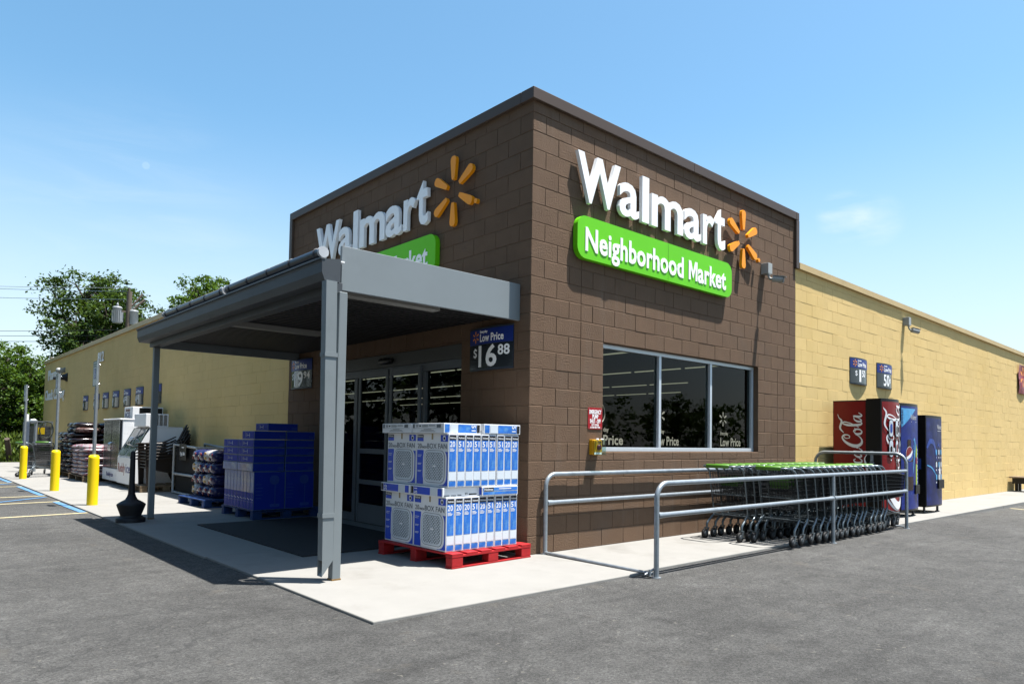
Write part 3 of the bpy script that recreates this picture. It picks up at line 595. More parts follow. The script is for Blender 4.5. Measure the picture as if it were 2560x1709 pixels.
# ================================================================ trolley bay railing
M_GALV = pmat('galvanised_steel', (.27, .30, .325), .42, metal=.6, var=.14, vs=14, bump=.05, bs=40, dirt=(.17, .19, .205), dirts=6, dirtlo=.55, dirthi=.8)
def arc(c, u, v, r, a0, a1, n=7):
    return [Vector(c) + Vector(u) * (r * math.cos(math.radians(a0 + (a1 - a0) * k / n))) + Vector(v) * (r * math.sin(math.radians(a0 + (a1 - a0) * k / n))) for k in range(n + 1)]
bay = thing('trolley_railing', 'galvanised pipe railing enclosing the nested trolleys along the wall', 'railing', (.2, -1.56, 0))
rr = .0245
m = MB(); m.tube([(.20, -1.555, -.02)] + arc((.345, -1.555, .71), -X3, Z3, .145, 0, 90) + [(6.57, -1.535, .862)], rr, 12); m.build('front_rail', M_GALV, bay)
def flat_rail(a, b_, name):
    mm = MB(); a = Vector(a); b_ = Vector(b_); u = (b_ - a).normalized()
    mm.tube([a, a + u * .03, a + u * .11, b_ - u * .11, b_ - u * .03, b_], [.03, .03, rr, rr, .03, .03], 10); mm.build(name, M_GALV, bay)
flat_rail((.215, -1.555, .557), (3.955, -1.548, .555), 'mid_rail'); flat_rail((3.99, -1.548, .555), (6.55, -1.535, .553), 'mid_rail')
m = MB(); m.tube([(3.972, -1.548, -.03), (3.972, -1.548, .845)], rr, 12); m.build('post', M_GALV, bay)
m = MB(); m.tube([(.225, -.052, 0)] + arc((.36, -.052, .735), -X3, Z3, .135, 0, 90) + [(6.55, -.06, .87)], rr, 12); m.build('back_rail', M_GALV, bay)
flat_rail((.245, -.052, .558), (6.5, -.06, .56), 'mid_rail')
m = MB(); m.tube([(6.575, -1.535, -.04)] + arc((6.575, -1.375, .965), -Y3, Z3, .16, 0, 90) + arc((6.575, -.275, .965), Y3, Z3, .16, 90, 0) + [(6.575, -.115, 0)], rr, 12); m.build('end_loop', M_GALV, bay)
m = MB(); m.tube([(.215, -.07, .02), (.20, -1.52, .01)], .016, 8); m.tube([(.10, -1.50, .012), (.2, -1.53, .06)], .01, 6); m.cyl((.135, -1.53, 0), (.135, -1.53, .06), .012, 8); m.build('floor_bar', M_GALV, bay)
m = MB(); m.tube([(6.575, -.13, .02), (6.58, -1.5, .005)], .014, 8); m.build('floor_bar', M_GALV, bay)
for x, y in ((.2, -1.555), (.225, -.052), (6.575, -1.535), (6.575, -.115), (3.972, -1.548)):
    m = MB(); z = 0 if y > -1.3 else asph_z(x); m.cyl((x, y, z), (x, y, z + .008), .045, 12); m.cyl((x + .04, y + .01, z), (x + .04, y + .01, z + .03), .008, 6); m.build('base_plate', M_GALV, bay)

# ================================================================ trolleys
M_WIRE = pmat('trolley_dark_steel', (.010, .011, .012), .4, metal=.1, var=.1)
M_LEG = pmat('trolley_tube_steel', (.12, .145, .16), .3, metal=.6, var=.1)
M_LIME = pmat('trolley_lime_plastic', (.12, .32, .03), .4, var=.06)
M_LIMED = pmat('trolley_green_plastic', (.045, .16, .015), .45, var=.06)
M_TYRE = pmat('trolley_tyre', (.012, .012, .013), .6)
M_HUB = pmat('trolley_hub', (.13, .14, .15), .4)
def make_trolley():
    t = thing('shopping_trolley', 'x', 'trolley', (0, 0, 0))
    hw = .245
    def rimy(x): return hw - .075 * max(0, x - .1)        # basket narrows to the nose
    m = MB()
    for s in (-1, 1):
        m.tube([(.075, s * .25, .885), (.10, s * .25, .80), (.143, s * .25, .58), (.185, s * .245, .33), (.21, s * .24, .29)], .0105, 6, 0)
        m.tube([(.20, s * .235, .335), (.135, s * .245, .275), (.055, s * .252, .215), (.035, s * .253, .19), (.032, s * .253, .14)], [.012, .016, .016, .0155, .013], 7, 0)
        m.tube([(.20, s * .235, .30), (.55, s * .20, .235), (.93, s * .15, .20), (.98, s * .12, .2)], .011, 6, 0)
    m.tube([(.98, -.12, .2), (1.0, 0, .2), (.98, .12, .2)], .011, 6, 0); m.tube([(.19, -.24, .31), (.19, .24, .31)], .009, 6, 0)
    m.tube([(.145, -.25, .575), (.145, .25, .575)], .007, 6, 0)
    m.build('frame', M_LEG, t)
    # handle bar: bent back from the posts
    m = MB(); m.tube([(.085, -.25, .86), (.06, -.25, .90)] + [(-.02, -.247, .938), (-.075, -.235, .946), (-.112, -.20, .948), (-.122, -.15, .948), (-.122, .15, .948), (-.112, .20, .948), (-.075, .235, .946), (-.02, .247, .938), (.06, .25, .90), (.085, .25, .86)], .0135, 8, 0)
    h = m.build('handle', M_LEG, t)
    m = MB(); m.tube([(-.122, -.165, .948), (-.122, -.155, .95), (-.122, .155, .95), (-.122, .165, .948)], [.016, .027, .027, .016], 8); m.build('grip', M_LIME, h)
    m = MB(); zt = lambda x: .875 - .085 * (x / 1.12); zb = lambda x: .435 + .02 * x; w = .004
    xs_ = [.10 + .034 * k for k in range(30)]
    for s in (-1, 1):
        for fz in (0, .14, .28, .42, .56, .7, .85): m.tube([(.09, s * rimy(.09) * (.86 + .14 * fz), zb(.1) + (zt(.1) - zb(.1)) * fz), (1.1, s * rimy(1.1) * (.86 + .14 * fz), zb(1.1) + (zt(1.1) - zb(1.1)) * fz)], w, 4, 0, caps=False)
        for x in xs_: m.tube([(x, s * rimy(x) * .86, zb(x)), (x, s * rimy(x), zt(x))], w, 4, 0, caps=False)
        m.tube([(.07, s * .249, .875), (1.12, s * .168, zt(1.12))], .0075, 6, 0)
    for k in range(9):
        y = -.2 + .05 * k; m.tube([(.1, y, zb(.1)), (1.1, y * .72, zb(1.1)), (1.12, y * .78, zt(1.12))], w, 4, 0, caps=False)
    for k in range(7): x = .1 + .166 * k; m.tube([(x, -rimy(x) * .86, zb(x)), (x, rimy(x) * .86, zb(x))], w, 4, 0, caps=False)
    m.tube([(1.12, -.168, zt(1.12)), (1.135, 0, zt(1.12)), (1.12, .168, zt(1.12))], .0075, 6, 0)
    for fz in (.25, .5, .75): m.tube([(1.115, -.15, .46 + fz * .34), (1.115, .15, .46 + fz * .34)], w, 4, 0, caps=False)
    # rear gate hangs inside, tipped forward
    for k in range(12): y = -.22 + .04 * k; m.tube([(.11, y, .86), (.19, y * .92, .46)], w, 4, 0, caps=False)
    for z, x in ((.84, .113), (.78, .126), (.72, .138), (.66, .15), (.6, .162), (.54, .175), (.48, .187)): m.tube([(x, -.23, z), (x, .23, z)], w, 4, 0, caps=False)
    # child seat wires
    for k in range(8): y = -.17 + .048 * k; m.tube([(.14, y, .70), (.30, y, .66), (.33, y, .83)], w, 4, 0, caps=False)
    m.tube([(.33, -.19, .83), (.33, .19, .83)], .005, 5); m.build('basket', M_WIRE, t)
    m = MB()
    for k in range(9): y = -.17 + .0425 * k; m.tube([(.23, y * 1.15, .285), (.95, y * .72, .205)], .003, 4, 0, caps=False)
    for k in range(4): x = .3 + .2 * k; m.tube([(x, -.215 + .08 * (x - .3), .277 - .11 * (x - .3)), (x, .215 - .08 * (x - .3), .277 - .11 * (x - .3))], .004, 4, 0, caps=False)
    m.build('lower_rack', M_WIRE, t)
    m = MB(); m.prism([(.14, -.13, .80), (.14, .13, .80), (.162, .125, .69), (.162, -.125, .69)], (.006, 0, .001)); m.build('seat_flap', M_LIMED, t, bevel=.002)
    for cx, cy in ((0, -.253), (0, .253), (.86, -.135), (.86, .135)):
        m = MB(); r = .0635
        m.lathe((0, 0, 0), [(.030, -.016), (r - .004, -.015), (r, -.009), (r, .009), (r - .004, .015), (.030, .016)], 18, 0)
        m.lathe((0, 0, 0), [(.006, -.018), (.036, -.0175), (.036, .0175), (.006, .018)], 14, 1)
        R = Matrix.Rotation(PI / 2, 4, 'X'); m.v = [tuple(R @ Vector(p) + Vector((cx - .012, cy, r))) for p in m.v]
        for s in (-1, 1): m.prism([(cx - .024, cy + s * .021, r - .01), (cx + .006, cy + s * .021, r - .01), (cx + .052, cy + s * .021, .135), (cx + .010, cy + s * .021, .135)], (0, s * .004, 0), 2)
        m.box((cx + .008, cy - .026, .132), (cx + .054, cy + .026, .142), 2)
        if cx > .5: m.cyl((cx + .03, cy, .14), (cx + .03, cy, .2), .012, 8, 2)
        m.build('caster', [M_TYRE, M_HUB, M_LEG], t)
    return t
trol = make_trolley(); used = False
def place_trolley(x, y, label, group, rz=0):
    global used
    z = asph_z(x) if False else 0
    if not used: used = True; trol.location = (x, y, 0); trol.rotation_euler = (0, 0, rz); trol['label'] = label; trol['group'] = group; return trol
    return dup(trol, (x, y, 0), rz, label, group)
fr = [0, .232, .484, .679, .873, 1.041, 1.20, 1.347, 1.51, 1.725, 1.914, 2.039, 2.269, 2.426, 2.628, 2.785]
for k, dx in enumerate(fr):
    lab = {0: 'shopping trolley with lime grip at the window end of the roadside nested row', 15: 'shopping trolley at the vending machine end of the roadside row, basket nose free'}.get(k, 'shopping trolley nested %s in the roadside row, counted from the window end' % ORD[k])
    place_trolley(3.0 + dx, -1.235 + random.uniform(-.008, .008), lab, 'nested trolleys in the roadside row', random.uniform(-.012, .012))
for k in range(15):
    lab = {0: 'shopping trolley standing farthest out at the window end of the wall side row'}.get(k, 'shopping trolley nested %s in the wall side row, counted from the window end' % ORD[k])
    place_trolley(2.862 + .193 * k, -.622 + random.uniform(-.008, .008), lab, 'nested trolleys in the wall side row', random.uniform(-.012, .012))

# ================================================================ wall signs
M_NAVY = pmat('sign_navy_plastic', (.014, .05, .36), .4, var=.05)
M_SLATE = pmat('sign_slate_plastic', (.035, .045, .055), .14, var=.1, spec=.5)
M_SFRAME = pmat('sign_frame_grey', (.05, .07, .10), .4)
def price_sign(o, U, label, price, group, w=.77, h=.50, big=True, legible=True):
    """bowed plastic price holder; o = lower left corner on the wall"""
    t = thing('price_sign', label, 'sign', o, group); o = Vector(o); n = U.cross(Z3).normalized()
    def bow(u): return .012 + .05 * (1 - (2 * u / w - 1) ** 2)
    def sheet(z0, z1, dz, K=10):
        mm = MB(); V = []
        for k in range(K + 1):
            u = w * k / K
            for z in (z0, z1): V.append(o + U * u + Z3 * z + n * (bow(u) + dz))
        mm.add(V, [(2 * k, 2 * k + 2, 2 * k + 3, 2 * k + 1) for k in range(K)], 0, True); return mm
    m = MB(); V = []; K = 10
    for k in range(K + 1):
        u = w * k / K; V += [o + U * u + Z3 * 0 + n * .001, o + U * u + n * bow(u), o + U * u + Z3 * h + n * bow(u), o + U * u + Z3 * h + n * .001]
    F = []
    for k in range(K):
        for j in range(3): F.append((4 * k + j, 4 * k + 4 + j, 4 * k + 5 + j, 4 * k + 1 + j))
    F += [(0, 1, 2, 3), (4 * K + 3, 4 * K + 2, 4 * K + 1, 4 * K)]
    m.add(V, F, 0, False); fr_ = m.build('holder', M_SFRAME, t)
    sheet(.305, .478, .003).build('header', M_NAVY, t); sheet(.022, .298, .003).build('price_panel', M_SLATE, t)
    def put(mm_):   # bend flat lettering onto the bowed sheet
        out = []
        for p in mm_.v:
            q = Vector(p) - o; u = q.dot(U); d = q.dot(n); out.append(o + U * u + Z3 * q.z + n * (bow(max(0, min(w, u))) + .004 + d))
        mm_.v = out
    m = MB(); m.text('Everyday', o + U * .24 + Z3 * .435, U, Z3, .028, .14, .002); m.text('Low Price', o + U * .24 + Z3 * .335, U, Z3, .085, .40, .002); put(m); m.build('lettering', M_SMALLW, t)
    m = MB(); spark(m, o + U * .145 + Z3 * .395, U, Z3, .07, .002); put(m); m.build('spark_emblem', M_ORANGE, t)
    m = MB(); d, c = price
    if d == '' :
        m.text(c[:-1], o + U * .22 + Z3 * .055, U, Z3, .215, .27, .002); m.text('¢', o + U * .51 + Z3 * .13, U, Z3, .09, .07, .002)
    else:
        if d == '1': m.text('$', o + U * .15 + Z3 * .165, U, Z3, .08, .07, .002); m.text('1', o + U * .29 + Z3 * .055, U, Z3, .215, .075, .002); m.text(c, o + U * .41 + Z3 * .15, U, Z3, .12, .16, .002)
        else:
            wd = .17 * len(d) * (.85 if len(d) == 1 else .95); m.text('$', o + U * .10 + Z3 * .16, U, Z3, .09, .075, .002); m.text(d, o + U * .215 + Z3 * .045, U, Z3, .235, wd, .002)
            if c: m.text(c, o + U * (.235 + wd) + Z3 * .165, U, Z3, .11, .17, .002)
    put(m); m.build('price', M_SMALLW, t)
    return t
price_sign((8.225, 0, 2.40), X3, 'bowed blue and grey price sign reading $1.50, above the red drinks machine', ('1', '50'), 'price signs on the tan wall over the machines')
price_sign((9.49, 0, 2.40), X3, 'bowed blue and grey price sign reading 50 cents, right of the $1.50 one', ('', '50¢'), 'price signs on the tan wall over the machines')
price_sign((0, 1.03, 2.045), -Y3, 'dark price sign reading $16.88 under the canopy, between door and corner', ('16', '88'), 'price signs beside the entrance')
price_sign((0, 5.965, 2.04), -Y3, 'dark price sign reading $19.94 under the canopy, beyond the sliding door', ('19', '94'), 'price signs beside the entrance')
for k, (y, pr, lab) in enumerate(((14.30, ('4', '52'), 'dark price sign on the shaded tan wall, half behind the far canopy post'), (15.95, ('4', '52'), 'dark $4.52 price sign on the tan wall, first left of the far canopy post'), (17.24, ('4', '52'), 'dark $4.52 price sign, second left from the far canopy post'),
        (18.55, ('8', ''), 'dark one-digit price sign, third left from the far canopy post'), (19.85, ('8', ''), 'dark one-digit price sign just right of the nearest sign post'), (21.1, ('4', ''), 'dark price sign mostly hidden behind the nearest parking sign post'), (22.75, ('4', ''), 'dark price sign farthest along the shaded tan wall, left of the nearest sign post'))):
    price_sign((0, y, 2.02), -Y3, lab, pr, 'price signs along the shaded tan wall')
m = MB(); m.box((-1.95, 1.30, .001), (-.28, 4.55, .014)); tag(m.build('entrance_mat', pmat('mat_rubber', (.045, .045, .048), .9, var=.2, vs=30, bump=.5, bs=80)), 'large black rubber mat on the concrete before the sliding door', 'mat')
# red pump shut-off plate and the yellow call box under it
M_RED = pmat('sign_red', (.60, .014, .024), .45, var=.08, vs=20)
t = thing('warning_sign', 'small red emergency pump shut-off plate on the brown wall left of the window', 'sign', (.95, 0, 1.384))
P = []
for cx, cz, a0 in ((1.183, 1.62, 0), (.97, 1.62, 90), (.97, 1.404, 180), (1.183, 1.404, 270)):
    for k in range(5): a = math.radians(a0 + 22.5 * k); P.append((cx + .02 * math.cos(a), -.003, cz + .02 * math.sin(a)))
m = MB(); m.prism(P, (0, -.004, 0)); m.build('plate', M_RED, t)
m = MB()
for tx, zz, hh, ww in (('EMERGENCY', 1.566, .046, .212), ('PUMP', 1.512, .046, .105), ('SHUT - OFF', 1.457, .046, .188), ('LIFT COVER', 1.424, .022, .13), ('& PUSH BUTTON', 1.396, .020, .17)): m.text(tx, (1.077, -.0075, zz), X3, Z3, hh, ww, .002, align='c', off=.025)
m.build('lettering', M_SMALLW, t)
for cx, cz in ((.967, 1.625), (1.188, 1.625), (.967, 1.398), (1.188, 1.398)):
    m = MB(); m.cyl((cx, -.0072, cz), (cx, -.011, cz), .004, 8); m.build('screw', M_GALV, t)
M_YBOX = pmat('call_box_yellow', (1.1, .55, .015), .4, var=.06)
t = thing('emergency_button', 'yellow emergency button box with clear cover beside the window sill', 'call box', (.98, 0, 1.075))
m = MB(); m.box((.978, -.055, 1.085), (1.135, -.001, 1.262)); m.box((.985, -.075, 1.08), (1.128, -.056, 1.258)); m.build('housing', M_YBOX, t, bevel=.006)
m = MB(); m.lathe((0, 0, 0), [(.034, 0), (.034, .016), (.022, .024), (.001, .026)], 16); m.v = [(1.066 + p[0], -.076 - p[2], 1.172 + p[1]) for p in m.v]; m.build('push_button', pmat('button_dark_red', (.16, .01, .03), .3), t)
m = MB(); m.text('PUSH', (1.052, -.0765, 1.225), X3, Z3, .018, .06, .001); m.build('lettering', pmat('black_print', (.02, .02, .02), .6), t)
m = MB(); m.box((.99, -.0772, 1.088), (1.12, -.0765, 1.112)); m.build('label_strip', M_SMALLW, t)
m = MB(); m.box((.990, -.118, 1.082), (1.150, -.114, 1.258)); m.box((1.146, -.113, 1.082), (1.150, -.057, 1.258)); m.box((.990, -.113, 1.082), (.994, -.076, 1.258)); m.box((.995, -.113, 1.254), (1.145, -.076, 1.258)); m.build('clear_cover', glass_mat('clear_plastic', .9), t)
for cx in (1.02, 1.10): m = MB(); m.pillow((cx, -.095, 1.265), (.035, .03, .018), nu=10, nv=6); m.build('hinge', M_SMALLW, t)
# security cameras
M_CAMG = pmat('camera_grey_housing', (.60, .62, .60), .4, var=.04)
M_BLK = MATS['black_plastic']
def sec_cam(o, lab, dirv, jx, jz):
    t = thing('security_camera', lab, 'camera', o, 'security cameras on the sunny walls'); o = Vector(o)
    m = MB(); m.box(o + Vector((-.065, -.125, -.085)), o + Vector((.065, 0, .085))); m.build('junction_box', M_CAMG, t, bevel=.006)
    m = MB(); a = o + Vector((jx, -.10, -.085)); b_ = a + Vector((.0, -.03, -jz)); d = Vector(dirv).normalized(); m.tube([a, a + Vector((0, -.01, -jz * .6)), b_, b_ + d * .06], .018, 8); m.cyl(a + Z3 * .012, a - Z3 * .02, .032, 12); m.build('bracket', M_CAMG, t)
    c = b_ + d * .045; m = MB(); m.cyl(c, c + d * .16, .048, 18); up = Vector((0, 0, 1)); sd = d.cross(up).normalized(); u2 = sd.cross(d); m.obox(c + d * .09 + u2 * .05, d * .10, sd * .042, u2 * .004); bd = m.build('camera_body', M_CAMG, t)
    m = MB(); m.cyl(c + d * .16, c + d * .166, .042, 18); m.build('lens', M_BLK, bd)
sec_cam((5.02, 0, 3.985), 'grey bullet camera on the brown wall beside the orange emblem', (.25, -1, -.22), -.02, .08)
sec_cam((10.98, 0, 3.90), 'grey bullet camera high on the tan wall above the 50 cents sign', (.85, -.55, -.18), -.03, .1)
# red banner at the far end
t = thing('banner', 'red vinyl banner hung high at the far end of the sunny tan wall', 'banner', (20.1, 0, 2.88))
m = MB(); K = 12; V = []
for k in range(K + 1):
    for j in range(7): u, w = k / K, j / 6; V.append((20.1 + 2.4 * u, -.03 - .03 * math.sin(u * 9 + w * 2) ** 2 - .02 * math.sin(w * 7), 2.88 + .89 * w - .04 * math.sin(PI * u) * (w - .2)))
m.add(V, [(k * 7 + j, k * 7 + 7 + j, k * 7 + 8 + j, k * 7 + 1 + j) for k in range(K) for j in range(6)], 0, True); m.build('vinyl_sheet', pmat('banner_red', (.50, .045, .08), .35, var=.08), t)
m = MB(); spark(m, (20.38, -.09, 3.38), X3, Z3, .3, .003); m.build('spark_emblem', M_ORANGE, t)
m = MB(); m.text('P', (20.72, -.09, 3.22), X3, Z3, .38, None, .003); m.build('lettering', M_SMALLW, t)
# wall lettering on the shaded side
M_DIMW = pmat('wall_lettering', (1.7, 1.7, 1.68), .5)
for txt, y, z, h_, w, lab in (('812', 20.68, 3.56, .30, .82, 'white street number 812 high on the shaded tan wall'), ('Pharmacy', 29.87, 3.44, .40, 3.0, 'white pharmacy lettering near the far end of the tan wall'), ('Check Cashing', 30.42, 2.60, .40, 4.25, 'white check cashing lettering, lower line at the far wall end')):
    t = thing('wall_lettering', lab, 'lettering', (0, y, z)); m = MB(); m.text(txt, (-.02, y, z), -Y3, Z3, h_, w, .015, off=.02); m.build('letters', M_DIMW, t)
t = thing('wall_lamp', 'small grey lamp on the tan wall above the black bracket', 'lamp', (0, 26.4, 3.67)); m = MB(); m.box((-.04, 26.3, 3.58), (0, 26.5, 3.76)); m.build('back_plate', M_CAMG, t); m = MB(); m.pillow((-.16, 26.4, 3.64), (.28, .32, .2)); m.build('hood', M_CAMG, t)
t = thing('wall_bracket', 'black tapered bracket arm sticking out of the tan wall by the pharmacy lettering', 'bracket', (0, 25.9, 3.36)); m = MB(); m.tube([(0, 25.9, 3.36), (-.12, 25.9, 3.35), (-.3, 25.92, 3.31), (-.45, 25.95, 3.29)], [.15, .11, .07, .05], 12); m.build('arm', M_BLK, t); m = MB(); m.box((-.02, 25.75, 3.2), (-.001, 26.05, 3.52)); m.build('mount', M_BLK, t)
# ================================================================ drinks machines
def spl(pts, n=6):
    """Catmull-Rom through (u, v, w)"""
    P = [Vector(p) for p in pts]; P = [P[0] * 2 - P[1]] + P + [P[-1] * 2 - P[-2]]; out = []
    for i in range(1, len(P) - 2):
        a, b_, c, d = P[i - 1:i + 3]
        for k in range(n):
            t = k / n; out.append(.5 * ((2 * b_) + (c - a) * t + (2 * a - 5 * b_ + 4 * c - d) * t * t + (3 * b_ - a - 3 * c + d) * t ** 3))
    return out + [P[-2]]
def ribbon(mb, pts, f, mi=0, z0=0.0, sc=1.0):
    """pen stroke of varying width; f(u, v, d) places a point"""
    q = spl(pts); V = []
    for i, p in enumerate(q):
        t = (q[min(i + 1, len(q) - 1)] - q[max(i - 1, 0)]); t.z = 0; t.normalize(); nn = Vector((-t.y, t.x, 0)) * (max(p.z, .004) / 2)
        d = z0 + .00012 * i
        V += [f((p.x + nn.x) * sc, (p.y + nn.y) * sc, d), f((p.x - nn.x) * sc, (p.y - nn.y) * sc, d)]
    mb.add(V, [(2 * i, 2 * i + 2, 2 * i + 3, 2 * i + 1) for i in range(len(q) - 1)], mi)
CC = [(.17, .20, .010), (.165, .265, .012), (.20, .30, .014), (.225, .25, .016), (.20, .20, .014), (.165, .215, .01)]
CB = [(.225, .235, .012), (.225, .295, .018), (.18, .325, .024), (.11, .28, .034), (.05, .18, .048), (.035, .08, .052), (.075, .01, .04), (.14, .0, .022), (.20, .045, .014), (.23, .10, .010)]
def sh(p, du, dv=0): return [(a + du, b_ + dv, c) for a, b_, c in p]
OO = [(.30, .13, .010), (.265, .09, .03), (.27, .02, .032), (.31, .0, .016), (.345, .05, .024), (.335, .115, .024), (.30, .135, .010), (.32, .10, .008), (.37, .115, .008)]
CS = [(.455, .105, .010), (.435, .135, .014), (.395, .10, .03), (.395, .025, .032), (.43, .0, .018), (.475, .05, .010)]
AA = [(.57, .13, .010), (.525, .12, .016), (.49, .06, .032), (.505, .005, .022), (.55, .05, .012), (.585, .135, .02), (.575, .03, .032), (.60, .0, .02), (.64, .05, .010)]
LL = [(.995, .05, .01), (1.06, .18, .014), (1.085, .29, .02), (1.06, .315, .02), (1.03, .22, .034), (1.035, .04, .036), (1.065, .0, .02), (1.10, .05, .01)]
TAIL = [(.10, -.05, .008), (.22, -.085, .03), (.34, -.075, .034), (.46, -.045, .018), (.56, -.10, .006)]
SW2 = [(.90, .30, .008), (.98, .36, .03), (1.10, .335, .03), (1.16, .38, .012), (1.22, .40, .006)]
SCRIPT = [CB, CC, OO, CS, AA, [(.635, .075, .03), (.665, .075, .03)], sh(CB, .64), sh(CC, .64), sh(OO, .615), LL, sh(AA, .60), TAIL, SW2]
M_CRED = pmat('machine_red', (.38, .009, .012), .32, var=.04, coat=.2)
M_CBLK = pmat('machine_black', (.012, .012, .013), .35, var=.1)
M_PBLU = pmat('machine_blue', (.005, .026, .30), .4, var=.35, vs=7, coat=.2, dirt=(.03, .09, .46), dirts=9, dirtlo=.56, dirthi=.72)
M_DBLU = pmat('machine_navy', (.005, .014, .15), .4, var=.4, vs=5, coat=.2, dirt=(.03, .06, .34), dirts=5, dirtlo=.52, dirthi=.75)
M_CWHT = pmat('machine_white_print', (1.5, 1.5, 1.5), .35, var=.03)
M_SKYB = pmat('machine_sky_blue', (.14, .62, 1.15), .3, var=.2, vs=12)
M_LIMEP = pmat('machine_lime_print', (.62, .85, .06), .35, var=.25, vs=12)
M_COLA = pmat('bottle_brown_print', (.035, .008, .005), .2, var=.5, vs=16)
M_MIDB = pmat('machine_mid_blue', (.05, .12, .55), .3, var=.25, vs=8)
M_FEET = pmat('machine_feet', (.10, .10, .11), .5)
def machine(x0, x1, h, label, front, side, bul=.085, yb=-.165, yd=-.725, yf=-.96, zb=.11, group='drinks machines on the sunny side'):
    t = thing('vending_machine', label, 'vending machine', ((x0 + x1) / 2, -.55, 0), group)
    W = x1 - x0; by = lambda u: yf - bul * (1 - (2 * u - 1) ** 2)
    m = MB(); m.box((x0 + .012, yb, zb), (x1 - .012, yd + .002, h - .02)); m.build('cabinet', M_CBLK, t, bevel=.006)
    K = 14; P = [(x0, yd, zb)] + [(x0 + W * k / K, by(k / K), zb) for k in range(K + 1)] + [(x1, yd, zb)]
    m = MB(); m.prism(P, (0, 0, h - zb)); dr = m.build('door', M_CBLK, t, bevel=.004)
    f = lambda u, v, d: Vector((x0 + u, by(u / W) - .002 - d, zb + v))          # u across, v up, on the bowed front
    def sheet(u0, u1, v0, v1, d, mat, name, K=12, par=dr):
        mm = MB(); V = []
        for k in range(K + 1): V += [f(u0 + (u1 - u0) * k / K, v0, d), f(u0 + (u1 - u0) * k / K, v1, d)]
        mm.add(V, [(2 * k, 2 * k + 2, 2 * k + 3, 2 * k + 1) for k in range(K)], 0, True); return mm.build(name, mat, par)
    sheet(.02, W - .02, .03, h - zb - .05, .001, front, 'front_graphic')
    if side: m = MB(); m.box((x0 + .006, yb - .012, zb + .02), (x0 + .0119, yd + .012, h - .04)); m.build('side_panel', side, t)
    for fx in (x0 + .08, x1 - .08):
        for fy in (yb - .06, yf + .06): m = MB(); m.cyl((fx, fy, 0), (fx, fy, zb + .01), .022, 8); m.cyl((fx, fy, 0), (fx, fy, .015), .04, 10); m.build('foot', M_FEET, t)
    return t, dr, f, sheet, W
def fpoly(f, pts, d, name, mat, par):
    """flat print cut into narrow upright strips so that it follows the bowed front"""
    m = MB(); lo = min(p[0] for p in pts); hi = max(p[0] for p in pts); K = max(1, int((hi - lo) / .035))
    def clip(P, u, keep_right):
        out = []
        for a, b_ in zip(P, P[1:] + P[:1]):
            ia = (a[0] >= u) == keep_right or abs(a[0] - u) < 1e-9; ib = (b_[0] >= u) == keep_right or abs(b_[0] - u) < 1e-9
            if ia: out.append(a)
            if ia != ib: t = (u - a[0]) / (b_[0] - a[0]); out.append((u, a[1] + (b_[1] - a[1]) * t))
        return out
    for k in range(K):
        q = clip(clip(list(pts), lo + (hi - lo) * k / K, True), lo + (hi - lo) * (k + 1) / K, False)
        if len(q) > 2: m.add([f(u, v, d) for u, v in q], [tuple(range(len(q)))])
    return m.build(name, mat, par)
def capsule(cu, cv, hw, hh, n=8):
    r = hw; return [(cu + r * math.cos(a * PI / n), cv + hh - r + r * math.sin(a * PI / n)) for a in range(n + 1)] + [(cu - r * math.cos(a * PI / n), cv - hh + r - r * math.sin(a * PI / n)) for a in range(n + 1)]
# --- red machine
t, dr, f, sheet, W = machine(7.13, 7.92, 2.035, 'tall red drinks machine with white script on its side, nearest the trolleys', M_CRED, M_CRED)
m = MB()
for i, st in enumerate(SCRIPT): ribbon(m, [(a, b_, c * 1.05) for a, b_, c in st], lambda u, v, d: Vector((7.13 + .0055 - d, -.655 + v * 1.0, .56 + u)), 0, .0004 + .0008 * i)
m.build('script_lettering', M_CWHT, t)
m = MB(); S15 = 1.5
for i, st in enumerate(SCRIPT): ribbon(m, [(a, b_, c * .8) for a, b_, c in st], lambda u, v, d: f(min(.75, max(.03, .60 - v * 1.0)), min(1.85, max(.04, .03 + u)), .002 + d), 0, .0004 + .0008 * i, S15)
ribbon(m, [(.08, .52, .02), (.2, .30, .09), (.42, .14, .13), (.62, .20, .10), (.76, .42, .06)], lambda u, v, d: f(u, v, .002 + d), 0, .013)
m.build('script_lettering', M_CWHT, dr)
M_BTN = pmat('button_window', (1.1, 1.2, 1.3), .2, var=.35, vs=25)
for r in range(2):
    for c in range(3):
        cu, cv = .21 + .2 * c, 1.43 - .34 * r
        fpoly(f, capsule(cu, cv, .066, .155), .017, 'button_rim', M_CBLK, dr); b_ = fpoly(f, capsule(cu, cv, .05, .138), .019, 'button_window', M_BTN, dr)
        fpoly(f, capsule(cu, cv - .03 * ((r + c) % 2), .03, .075), .021, 'bottle_picture', [M_MIDB, M_COLA, M_CRED][(r + c) % 3], dr); fpoly(f, [(cu - .012, cv - .2), (cu + .012, cv - .2), (cu + .012, cv - .18), (cu - .012, cv - .18)], .017, 'button_light', M_CWHT, dr)
fpoly(f, [(.36, .50), (.37, .70), (.40, .80), (.405, .92), (.44, .92), (.445, .80), (.475, .70), (.485, .50), (.46, .40), (.38, .40)], .018, 'bottle_picture', M_COLA, dr)
m = MB(); m.box((7.128, -.84, .98), (7.1295, -.79, 1.16)); m.box((7.1275, -.85, .80), (7.1295, -.78, .97)); m.build('side_sticker', pmat('sticker_grey', (.42, .48, .55), .4, var=.4, vs=30), t)
